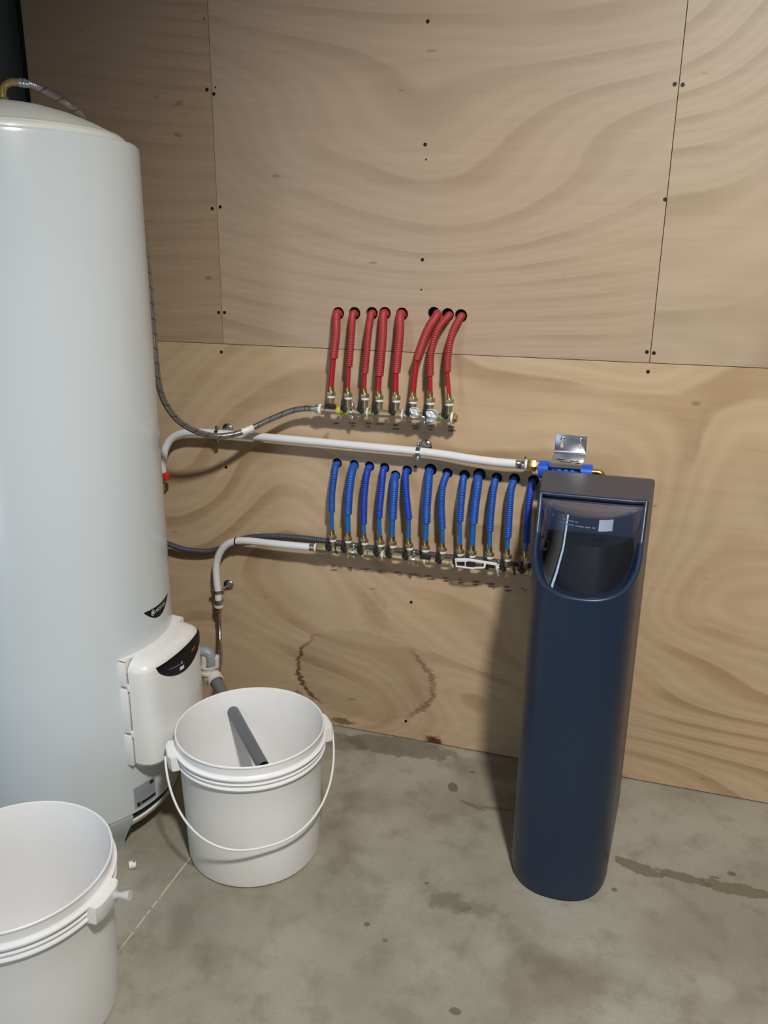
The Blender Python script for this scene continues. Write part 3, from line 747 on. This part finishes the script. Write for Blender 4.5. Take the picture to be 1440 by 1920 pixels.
# handwritten notes on the plywood (felt pen) : one mark under each valve
def scribble(px0, px1, py, hpx, seed):
    rnd = random.Random(seed); pts = []; mb = MB(); nl = max(2, int((px1 - px0) / 2.2)); adv = (px1 - px0) / nl
    for k in range(nl):
        tall = 1.7 if (k == 0 or rnd.random() < .2) else .8 + .4 * rnd.random(); wid = .35 + .5 * rnd.random(); kind = rnd.random()
        for q in range(7):
            a = q / 7 * 2 * math.pi; fx = px0 + adv * (k + q / 7)
            ox = -math.sin(a) * adv * wid * (1 if kind > .4 else .2); oy = (math.cos(a) - .2) * hpx * .33 * tall
            pts.append(at(fx + ox, py + oy, -.0004))
    wd = .00055
    for a, b in zip(pts[:-1], pts[1:]):
        d = (b - a); d.y = 0
        if d.length < 1e-5: continue
        d.normalize(); nn = Vector((-d.z, 0, d.x)) * wd; e = d * wd * .6
        base = len(mb.v); mb.v += [a - e + nn, a - e - nn, b + e - nn, b + e + nn]; mb.f.append((base, base + 1, base + 2, base + 3))
    return mb
NOTES = [[(626, 635, 794.3, 3)], [(655, 667, 794, 4), (659, 665, 799.5, 3)], [(685, 697, 794.5, 3.2), (688, 694, 801, 3.2)], [(706, 719, 795.5, 3.5)], [(738, 747, 797.5, 4), (736, 749, 804.5, 2.6)],
         [(773, 786, 795.5, 3.5), (772, 787, 799.5, 3), (775, 785, 804, 3.5)], [(804, 816, 797, 3.2), (801, 814, 800, 3.2), (803, 812, 805.5, 3.5)], [(841, 852, 801, 4), (841, 854, 808, 4.5)],
         [(624, 628, 1062, 3), (621, 632, 1069, 3)], [(653, 661, 1064.5, 2.2)], [(682, 692, 1068, 2.6), (684, 690, 1072, 2.2)], [(709, 718, 1070.5, 2.6), (712, 716, 1075, 2.4)], [(739, 752, 1073.8, 3)], [(767, 773, 1076.5, 3), (775, 787, 1078, 3)],
         [(797, 807, 1080.5, 3.2), (800, 813, 1086.5, 2.5)], [(832, 838, 1084.5, 3), (832, 839, 1090, 2.5)], [(861, 865, 1087, 3), (860, 868, 1093, 3)], [(886, 899, 1091, 3.2), (888, 896, 1097, 3)], [(913, 927, 1095.5, 3), (915, 925, 1100, 2.6)], [(945, 956, 1100.5, 3), (947, 959, 1108, 4)], [(978, 981, 1104, 3), (983, 987, 1107, 3)]]
for i, grp in enumerate(NOTES):
    mb = MB()
    for j, (a, b, y, h) in enumerate(grp):
        s_ = scribble(a, b, y, h, i * 10 + j); k = len(mb.v); mb.v += s_.v; mb.f += [tuple(x + k for x in f) for f in s_.f]
    mb.build('pen_note', ink, p_lo, 0)

# ================================================================== WHITE PIPES, CONDUIT, CLIPS
top_pipe = thing('supply_pipe', at(413, 810, -.05), 'long white supply pipe running along the wall to the softener valve', 'pipe')
pp = [at(303, 900, -.06), at(305.5, 868, -.06), at(309, 843, -.056), at(322, 822, -.05), at(347, 811.5, -.05), at(380, 811, -.05), at(413, 813, -.05), at(500, 820, -.05), at(600, 829, -.05), at(700, 838.5, -.05), at(790, 847, -.05), at(840, 853.5, -.052), at(880, 860, -.056), at(930, 866.5, -.06), at(972, 870, -.06)]
MB().tube(resample(catmull(pp, .006), .006)[0], .0118, 16).build('white_tube', white_pipe, top_pipe, 60)
a_, b_ = at(970, 869.8, -.06), at(1018, 873.5, -.06); dd = (b_ - a_).normalized(); L = (b_ - a_).length
MB().lathe([(.0118, -.003), (.0128, -.003), (.0128, .010), (.0120, .011), (.0128, .012), (.0128, .020), (.009, .021)], a_, dd, 20).build('crimp_sleeve', chrome, top_pipe, 40)
MB().lathe([(.009, .020), (.0135, .021), (.0135, .027), (.010, .028)], a_, dd, 20).build('seal_ring', white_plastic, top_pipe, 40)
MB().lathe([(0, .028), (.0165, .028), (.0175, .031), (.0175, .047), (.0165, .050), (.012, .051), (.012, L), (0, L)], a_, dd, 6).build('union_nut', brass, top_pipe, 25)
q = at(304, 884, -.06)
MB().lathe([(.0125, -.018), (.0135, -.016), (.0135, .010), (.0122, .012)], q, (0, 0, 1), 16).build('crimp_sleeve', cream_plastic, top_pipe, 40)
MB().box(at(311, 893, -.062), (.022, .020, .024), .004).build('stop_valve', red_plastic, top_pipe, 40, label='red valve end')
MB().box(at(303, 912, -.062), (.018, .018, .03), .004).build('valve_stub', brass, top_pipe, 40)

low_pipe = thing('supply_pipe', at(412, 1100, -.05), 'short white pipe bending down from the blue manifold to a braided hose', 'pipe')
pp = [at(584, 1026, -.06), at(540, 1022, -.06), at(500, 1018, -.058), at(462, 1014, -.056), at(440, 1015, -.055), at(423, 1023, -.054), at(411, 1039, -.053), at(405.5, 1060, -.052), at(406, 1085, -.052), at(408.5, 1107, -.052), at(409.5, 1126, -.052)]
MB().tube(resample(catmull(pp, .006), .006)[0], .0112, 16).build('white_tube', white_pipe, low_pipe, 60)
a_, b_ = at(583, 1026, -.06), at(609, 1028, -.06); dd = (b_ - a_).normalized(); L = (b_ - a_).length
MB().lathe([(.0110, -.002), (.0120, -.002), (.0120, .013), (.009, .014)], a_, dd, 20).build('crimp_sleeve', chrome, low_pipe, 40)
MB().lathe([(.009, .013), (.0130, .014), (.0130, .019), (.010, .020)], a_, dd, 20).build('seal_ring', white_plastic, low_pipe, 40)
MB().lathe([(0, .020), (.0145, .020), (.0150, .022), (.0150, L), (0, L)], a_, dd, 6).build('union_nut', brass_dull, low_pipe, 25)
a_ = at(409.5, 1124, -.052)
MB().lathe([(.0112, 0), (.0122, 0), (.0122, -.017), (.009, -.018)], a_, (0, 0, 1), 20).build('crimp_sleeve', galv, low_pipe, 40)
MB().lathe([(.009, -.017), (.0140, -.019), (.0140, -.026), (.010, -.028)], a_, (0, 0, 1), 20).build('seal_ring', cream_plastic, low_pipe, 40)
MB().lathe([(0, -.027), (.0120, -.028), (.0110, -.038), (.006, -.044), (.006, -.055), (0, -.055)], a_, (0, 0, 1), 8).build('union_nut', brass, low_pipe, 25)
q = at(443, 1014.5, -.055)
MB().lathe([(.0113, -.002), (.0128, -.002), (.0128, .002), (.0113, .002)], q, (1, 0, .06), 24).build('cable_tie', black_plastic, low_pipe, 40)
fh = thing('braided_hose', at(412, 1170, -.052), 'thin braided steel hose dropping from the short white pipe to the siphon', 'hose')
t0 = a_ + Vector((0, 0, -.052))
fp = [t0, t0 + Vector((.001, -.002, -.035)), at(412.5, 1200, -.075), at(414, 1225, -.12), at(413.5, 1245, -.17), at(410, 1260, -.23), at(402, 1272, -.28)]
MB().tube(resample(catmull(fp, .005), .004)[0], .0056, 12).build('braid', braid, fh, 60)
MB().lathe([(0, .002), (.007, .002), (.007, -.006), (.0062, -.007), (.0072, -.009), (.0072, -.016), (.0058, -.017)], t0, (0, 0, 1), 14).build('ferrule', chrome, fh, 40)

conduit = thing('grey_conduit', at(360, 1032, -.03), 'dark grey corrugated conduit running behind the blue manifold', 'conduit')
cp = [at(295, 1012, -.05), at(318, 1021, -.042), at(345, 1030, -.035), at(385, 1034, -.026), at(415, 1028, -.022), at(445, 1014, -.022), at(475, 1007, -.022), at(530, 1006, -.025), at(600, 1013, -.03)]
xz = ZB + .014
z0 = at(660, 1022, -.030).z
cp += [Vector((x, -.030, z0 - (.003 if k % 2 else 0))) for k, x in enumerate([.40, .50, .60, .70, .80, .90, .98])]
cs = resample(catmull(cp, .006), .0012)[0]
MB().tube(cs, corr(.0068, .0098, .0014), 12).build('corrugated_sheath', grey_conduit, conduit, 70)

def clip(px, py, off, r, label, horiz=True):
    """ring round a pipe with a wall rosette offset"""
    q = at(px, py, -.05); t = thing('pipe_clip', (q.x, 0, q.z), label, 'pipe clip', 'pipe clips on the wall')
    ax_ = Vector((1, 0, -.02)) if horiz else Vector((0, 0, 1))
    MB().lathe([(r, -.006), (r + .0022, -.006), (r + .0022, .006), (r, .006), (r, -.006)], q, ax_, 28).build('clip_ring', chrome, t, 40)
    tab = MB()
    if horiz:
        for s_ in (-1, 1):
            tab.box(q + Vector((0, 0, s_ * (r + .007))), (.012, .007, .013), .0015); tab.lathe([(0, 0), (.0034, .0002), (.003, .0022), (0, .0028)], q + Vector((0, -.0035, s_ * (r + .008))), (0, -1, 0), 12)
    else:
        for s_ in (-1, 1): tab.box(q + Vector((s_ * (r + .006), 0, 0)), (.012, .007, .011), .0015)
    tab.build('clip_tab', chrome, t, 40)
    c = Vector((q.x + off[0], 0, q.z + off[1]))
    MB().lathe([(0, .009), (.004, .009), (.005, .007), (.010, .006), (.016, .0035), (.019, .0003), (.019, -.0005)], c, (0, -1, 0), 28).build('rosette', chrome, t, 50)
    MB().tube([c + Vector((0, -.008, 0)), Vector((q.x, q.y + r + .001, q.z)) + Vector((off[0] * .5, 0, off[1] * .5))], .0036, 10).build('stud', galv, t, 40)
clip(408, 814, (0.008, 0.006), .0122, 'chrome pipe clip on the white pipe beside the water heater, under the braided hose')
clip(785, 846.5, (0.008, 0.006), .0122, 'chrome pipe clip on the long white pipe above the blue hoses')
clip(408.5, 1109, (0.012, 0.004), .0118, 'chrome pipe clip on the upright white pipe above the thin braided hose', False)

# ================================================================== SIPHON / DRAIN
siph = thing('drain_siphon', at(398, 1262, -.36), 'cream plastic drain siphon beside the heater control box', 'siphon')
sp = [at(352, 1226, -.40), at(368, 1222, -.385), at(382, 1221.5, -.38), at(392, 1226, -.378), at(396, 1236, -.378), at(396, 1246, -.378)]
MB().tube(catmull(sp, .003), .0150, 16).build('elbow', light_grey_pvc, siph, 60)
q = at(391, 1254, -.375)
MB().lathe([(.020, .014), (.0245, .015), (.0255, .011), (.0235, .008), (.0225, -.002), (.027, -.003), (.027, -.010), (.0225, -.012), (.018, -.030), (.013, -.045), (0, -.046)], q, (0, 0, 1), 28).build('funnel', cream_plastic, siph, 40)
for px, dy in ((404, 0), (383, -.012)):
    MB().lathe([(0, .0), (.0105, 0), (.011, .002), (.0095, .034), (.0065, .035), (.006, .028), (0, .028)], at(px, 1250, -.372 + dy), (0.1, 0, 1), 16).build('inlet_socket', cream_plastic, siph, 40)
PU, P0, PE = Vector((.127, -.380, .334)), Vector((.2214, -.4570, .2892)), Vector((.359, -.569, .224))
pd = (PE - PU).normalized()
MB().lathe([(.0185, -.012), (.0225, -.010), (.0225, .008), (.0185, .010), (.0185, -.012)], PU + pd * .004, pd, 24, R_(-70), R_(230)).build('collar', cream_plastic, siph, 40)
MB().tube([PU - pd * .008, at(395, 1268, -.375)], .014, 14).build('outlet', cream_plastic, siph, 40)
drain = thing('drain_pipe', PE, 'dark grey drain pipe poking through the bucket wall, open end inside', 'pipe')
n = 24; mb = MB(); Lp = (PE - PU).length
mb.lathe([(.0140, 0), (.0160, 0), (.0160, Lp), (.0140, Lp), (.0140, Lp - .2)], PU, pd, 28)
mb.build('pipe_tube', grey_pvc, drain, 40)

# ================================================================== BUCKETS
def bucket(c, ear_ang, label, handle, inner_tone=None, plug=False):
    c = Vector((c[0], c[1], 0)); t = thing('bucket', c, label, 'bucket', 'white plastic buckets')
    prof = [(0, .0045), (.158, .0045), (.1625, .010), (.1675, .10), (.1735, .25), (.1785, .3475), (.1795, .3515), (.1815, .3525), (.1835, .3510), (.1838, .3480), (.1815, .3455), (.1808, .3270), (.1835, .3235), (.1885, .3215), (.1890, .3185), (.1868, .3165), (.1800, .3160),
            (.1800, .3075), (.1850, .3070), (.1862, .3050), (.1850, .3030), (.1795, .3025), (.1795, .2945), (.1850, .2940), (.1862, .2915), (.1850, .2885), (.1770, .2875), (.1765, .2860), (.1740, .20), (.1705, .10), (.1675, .014), (.1655, .005), (.160, .0), (0, .0)]
    MB().lathe(prof, c, (0, 0, 1), 112).build('pail', bucket_white, t, 30)
    for s_ in (0, math.pi):
        a = R_(ear_ang) + s_; u = Vector((math.cos(a), math.sin(a), 0)); v = Vector((-math.sin(a), math.cos(a), 0)); mb = MB()
        hw = .038; rows = []
        for (r, z) in [(.1790, .3225), (.2030, .3225), (.2060, .3200), (.2060, .2880), (.2040, .2850), (.2000, .2845), (.1990, .3140), (.1790, .3140)]:
            rows.append([c + u * (r - .0028 * (k / 6 - .5) ** 2 * 4 - .004 * (1 if k in (0, 6) else 0)) + v * (hw * (k / 3 - 1)) + Vector((0, 0, z)) for k in range(7)])
        mb.grid(rows); nr = len(rows)
        for e in (0, 6):
            side = [rows[i][e] for i in range(6)] + [c + u * .176 + v * (hw * (e / 3 - 1)) + Vector((0, 0, .2845)), c + u * .176 + v * (hw * (e / 3 - 1)) + Vector((0, 0, .3225))]
            b = len(mb.v); mb.v += side; mb.f.append(tuple(range(b, b + len(side))))
        mb.build('handle_lug', bucket_white, t, 35)
        if plug and s_ == 0:
            p = c + u * .205 + v * .016 + Vector((0, 0, .306))
            MB().lathe([(0, -.004), (.0085, -.004), (.0075, .004), (.0055, .008), (.0060, .014), (.0100, .030), (0, .030)], p, (u + Vector((0, 0.15, .08))), 12).build('handle_plug', clear_plastic, t, 40, label='translucent handle end plug')
    if handle is not None:
        a = R_(ear_ang); u = Vector((math.cos(a), math.sin(a), 0)); low = Vector(handle); mid = c + Vector((0, 0, .305)); dv = low - mid
        dv = dv - u * dv.dot(u) * .6; pts = []
        for k in range(61):
            th = math.pi * k / 60; cc, ss = math.cos(th), math.sin(th)
            pts.append(mid + u * (.2095 * (abs(cc) ** 0.85) * (1 if cc > 0 else -1)) + dv * (ss ** .95 if ss > 0 else 0))
        MB().tube(pts, .0028, 10).build('handle', white_plastic, t, 60)
    return t
bc1 = (0.339, -0.588)
b1 = bucket(bc1, 37.5, 'white plastic bucket with hanging handle and grey drain pipe in it', (0.428, -0.778, 0.1485))
b2 = bucket((0.121, -1.168), 3.0, 'white plastic bucket in the bottom left foreground, empty and without handle', None, plug=True)

# ring of grey hole edge where the pipe passes the bucket wall
nut = thing('plastic_ring', flr(249, 1628), 'small white plastic ring lying on the floor between the buckets', 'ring')
qn = flr(249, 1627) + Vector((0, 0, .0095))
MB().lathe([(.006, -.008), (.0095, -.008), (.0095, .002), (.0085, .003), (.0085, .008), (.006, .008), (.006, -.008)], qn, (.85, .5, 0), 20).build('ring_body', white_plastic, nut, 35)
MB().box(qn + Vector((.004, .0015, .009)), (.004, .003, .001)).build('ring_notch', black_plastic, nut, 0)

# ================================================================== SOFTENER CABINET
SX = 1.104; ZT = 0.952; YB, YF, YTOP = -0.150, -0.557, -0.367
soft = thing('water_softener', (SX, -.35, 0), 'dark slate blue water softener cabinet with a rounded front and clear visor', 'water softener')
def halfw(y):
    if y > -0.42:
        t = (y - YB) / (-0.42 - YB); return 0.1365 - 0.0185 * t
    t = min(1.0, (-0.42 - y) / (-YF - 0.42)); return 0.118 * max(0.0, 1 - t ** 2.35) ** (1 / 2.35)
CUT = [(-0.367, .952), (-0.375, .938), (-0.395, .905), (-0.42, .870), (-0.47, .826), (-0.52, .793), (-0.557, .776)]
def zcut(y):
    if y >= CUT[0][0]: return ZT
    for (a, za), (b, zb) in zip(CUT[:-1], CUT[1:]):
        if b <= y <= a: t = (a - y) / (a - b); return za + (zb - za) * t
    return CUT[-1][1]
# outline from centre-back, right side, front, left side
ys = [YB] + [YB + (-.367 - YB) * k / 8 for k in range(1, 9)] + [-.375, -.385, -.395, -.407, -.42]
for k in range(1, 25):
    ang = math.pi / 2 * k / 24; ys.append(-0.42 + (YF + 0.42) * math.sin(ang))
outl = []
rc = .012
outl += [(SX, YB)]
for k in range(5):
    a = math.pi / 2 * (1 - k / 4); outl.append((SX + halfw(YB) - rc + rc * math.cos(a), YB - rc + rc * math.sin(a)))
for y in ys[1:]:
    if y < YB - rc: outl.append((SX + halfw(y), y))
right = outl
left = [(2 * SX - x, y) for (x, y) in right[1:-1]][::-1]
full = right + left
mb = MB(); rows = []; bev = .006
def inset_pt(x, y, d):
    cxm, cym = SX, -.33; v = Vector((x - cxm, y - cym)); L = v.length; return (x - v.x / L * d, y - v.y / L * d)
levels = [0.0, .006, .02, .06, .12, .2, .3, .4, .5, .6, .7]
for z in levels:
    ins = .010 if z == 0 else (.003 if z == .006 else 0)
    taper = 1.0
    r = [Vector((*inset_pt(x, y, ins), z)) for (x, y) in full]; r.append(r[0]); rows.append(r)
for f_ in (.5, .97):
    r = [Vector((x, y, .7 + (zcut(y) - .7) * f_)) for (x, y) in full]; r.append(r[0]); rows.append(r)
r = []
for (x, y) in full:
    xi, yi = inset_pt(x, y, .003); r.append(Vector((xi, yi, zcut(y) - (.0 if y < -.367 else .0) + 0)))
r.append(r[0]); rows.append(r)
mb.grid(rows)
# bottom
# top plate (flat part)
nb = [i for i, (x, y) in enumerate(full) if y >= -.3672]
tp = [(*inset_pt(x, y, .003), ZT) for (x, y) in full if y >= -.3672]
tl = [p for p in tp if p[0] <= SX + 1e-6]; tr_ = [p for p in tp if p[0] >= SX - 1e-6]
tr_ = sorted(tr_, key=lambda p: (-p[1], p[0])); 
b = len(mb.v)
poly = [Vector(p) for p in tp if p[0] >= SX - 1e-6] + [Vector(p) for p in tp if p[0] < SX - 1e-6]
mb.v += poly; mb.f.append(tuple(range(b, b + len(poly))))
body = mb.build('cabinet', slate, soft, 32)
# raised bezel bead round the visor opening
cutpts = [(x, y) for (x, y) in full if y <= -.3669]
cutpts = [p for p in cutpts]
bz = [Vector((*inset_pt(x, y, .006), zcut(y) - .001)) for (x, y) in cutpts]
top_edge = [Vector((bz[-1].x + (bz[0].x - bz[-1].x) * k / 10, bz[0].y, ZT - .003)) for k in range(1, 10)]
loop = bz + top_edge + [bz[0]]
MB().tube(resample(loop, .004)[0], .0062, 10, False).build('bezel', slate, soft, 60)
# inner lip : sloping flange just inside the opening
def yb_of(z):
    for (a, za), (b_, zb) in zip(CUT[:-1], CUT[1:]):
        if zb <= z <= za: t = (za - z) / (za - zb); return a + (b_ - a) * t
    return CUT[-1][0] if z < CUT[-1][1] else CUT[0][0]
# visor : convex clear shell sitting inside the opening
ZV0, ZV1 = .7720, .934
def vyf(z): return -.5485 + (.5485 - .474) * max(0, (z - .7795)) / (ZV1 - .7795)
def vis(s_, z, off=.0012):
    z_ = max(z, .7795); yb = yb_of(z_) - .001; xb = max(.02, halfw(yb) - .010); x = s_ * xb
    y1 = yb + (vyf(z) - yb) * (1 - abs(s_) ** 2.3); y2 = vyf(z) + 14.0 * abs(x) ** 2.3
    return Vector((SX + x, .6 * y1 + .4 * y2 - off, z))
rows = [[vis(-1 + 2 * j / 40, ZV0 + (ZV1 - ZV0) * k / 24, 0) for j in range(41)] for k in range(25)]
last = rows[-1]
for f_ in (.03, .10, .5, 1.0):
    rows.append([Vector((p.x, p.y + (-.372 - p.y) * f_, ZV1 + .0030 * min(1, f_ * 12) + (.945 - ZV1 - .003) * f_)) for p in last])
fl = []
for (x, y) in cutpts:
    xi, yi = inset_pt(x, y, .004); z_ = zcut(y) - .001
    fl.append([Vector((xi, yi, z_)), Vector((SX + (xi - SX) * .93, min(yi + .006, -.372), min(z_ + .002, .941))), Vector((SX + (xi - SX) * .86, min(yi + .030, -.372), min(z_ + .004, .940)))])
MB().grid(fl).build('visor_frame', slate, soft, 50)
visor = MB().grid(rows).build('visor', visor_glass, soft, 35, label='clear smoked visor')
# things behind the visor
mb = MB(); rows = []
for z in (.765, .868, .871):
    rows.append([Vector((SX + .102 * s_, -.400 - (.105 if z < .87 else .100) * (1 - abs(s_) ** 3) + .55 * max(0, z - .80), z)) for s_ in [(-1 + 2 * j / 24) for j in range(25)]])
mb.grid(rows); mb.grid([rows[-1], [Vector((p.x, -.385, .8715)) for p in rows[-1]]])
mb.build('control_head', black_plastic, soft, 40, label='black control head behind visor')
MB().box((SX, -.376, .862), (.224, .010, .160), .003).build('back_panel', simple('inner_slate', (0.050, 0.065, 0.105), 0.45), soft, 40)
MB().box((SX, -.430, .752), (.150, .110, .010), .003).build('inner_shelf', black_plastic, soft, 40)
# pale sticker and print on the visor
def vpatch(s0, s1, z0, z1, off=.0012): return MB().grid([[vis(s0 + (s1 - s0) * k / 6, z0, off), vis(s0 + (s1 - s0) * k / 6, z1, off)] for k in range(7)])
def label_mat():
    g = G('pale_sticker'); g.b.inputs['Base Color'].default_value = (0.24, 0.28, 0.40, 1); g.b.inputs['Roughness'].default_value = 0.6; return g.m
vpatch(.20, .46, .910, .9325).build('sticker', label_mat(), visor, 0, label='pale square sticker')
mb = MB()
for (s0, s1, z) in [(-.50, -.42, .9225), (-.40, -.28, .9225), (-.26, -.20, .9225), (-.52, -.40, .9150), (-.38, -.27, .9150), (-.24, -.08, .9150), (-.05, .05, .9150), (.08, .14, .9150)]:
    q_ = vpatch(s0, s1, z, z + .0022); k = len(mb.v); mb.v += q_.v; mb.f += [tuple(i + k for i in f) for f in q_.f]
mb.build('small_print', simple('faint_print', (0.10, 0.12, 0.18), 0.6), visor, 0)

# ------------------------------------------------------------------ bypass valve block and wall bracket
brk = thing('wall_bracket', at(1070, 832, 0), 'bent galvanised steel bracket screwed to the wall above the softener', 'bracket')
B0, B1 = at(1043, 814), at(1101, 817); xb0, xb1, zt_, zb_ = .9805, 1.0625, 1.0165, .967
mb = MB(); th = .0018
mb.box(((xb0 + xb1) / 2, -.0012, (zt_ + zb_ + .004) / 2), (xb1 - xb0, th, zt_ - zb_ - .004), .0004)
rows = []
for (y, z) in [(-.0003, zb_ + .004), (-.0012, zb_ + .0005), (-.004, zb_ - .0015), (-.06, zb_ - .002), (-.121, zb_ - .002), (-.1245, zb_ - .004), (-.1255, zb_ - .012)]:
    rows.append([Vector((xb0, y, z)), Vector((xb1, y, z))])
mb.grid(rows); n0 = len(mb.v) - 14
rows2 = [[Vector((p.x, p.y - (th if i < 3 else 0), p.z + (th * .7 if 0 < i < 6 else 0))) for p in r] for i, r in enumerate(rows)]
mb.grid(rows2)
plate = mb.build('steel_plate', galv, brk, 35)
for fx in (.22, .80):
    x = xb0 + (xb1 - xb0) * fx
    MB().lathe([(0, .0032), (.0035, .003), (.0052, .0018), (.0055, .0004)], (x, -.0012, zt_ - .012), (0, -1, 0), 14).build('screw', chrome, brk, 40)
    k_ = MB(); pts = [(x + .0042 * math.cos(a), -.0024, zt_ - .032 + .0042 * math.sin(a)) for a in [math.pi * (1 + j / 10) for j in range(11)]] + [(x + .0016, -.0024, zt_ - .021), (x - .0016, -.0024, zt_ - .021)]
    b = len(k_.v); k_.v += [Vector(p) for p in pts]; k_.f.append(tuple(range(b, b + len(pts))))
    k_.build('keyhole', simple('bare_wood', lin(206, 180, 145)[:3], .6), plate, 0)
mb = MB()
for (x, y, w_, d_) in [(1.005, -.085, .018, .006), (1.040, -.090, .022, .006), (1.020, -.108, .03, .005), (1.05, -.11, .012, .005)]:
    mb.box((x, y, zb_ - .0003), (w_, d_, .0006))
mb.build('slot', dark_void, plate, 0)
byp = thing('bypass_valve', (1.02, -.09, .93), 'blue plastic bypass valve block under the steel bracket', 'valve')
zc = .937
MB().box((1.02, -.09, zc), (.072, .052, .040), .006).build('valve_block', blue_plastic, byp, 35)
for x0, x1 in ((.951, .984), (1.056, 1.087)):
    pr = [(0, 0), (.020, 0)]; L = x1 - x0; k = 7
    for j in range(k):
        a = L * j / k; pr += [(.0235, a + .0004), (.0235, a + L / k * .7), (.0222, a + L / k * .75), (.0222, a + L / k)]
    pr += [(.018, L), (0, L)]
    MB().lathe(pr, (x0, -.088, zc), (1, 0, 0), 28).build('ribbed_collar', blue_plastic, byp, 35)
for x in (1.005, 1.022, 1.038):
    MB().lathe([(0, .0), (.007, 0), (.007, .006), (.004, .008), (0, .008)], (x, -.112, zc + .006), (0, -1, 0), 14).build('button', blue_plastic, byp, 40)
mb = MB().tube(catmull([Vector((1.087, -.088, zc + .004)), Vector((1.103, -.088, zc + .004)), Vector((1.110, -.088, zc)), Vector((1.112, -.088, zc - .012)), Vector((1.112, -.088, zc - .05))], .003), .0095, 14)
mb.build('brass_elbow', brass, byp, 50)
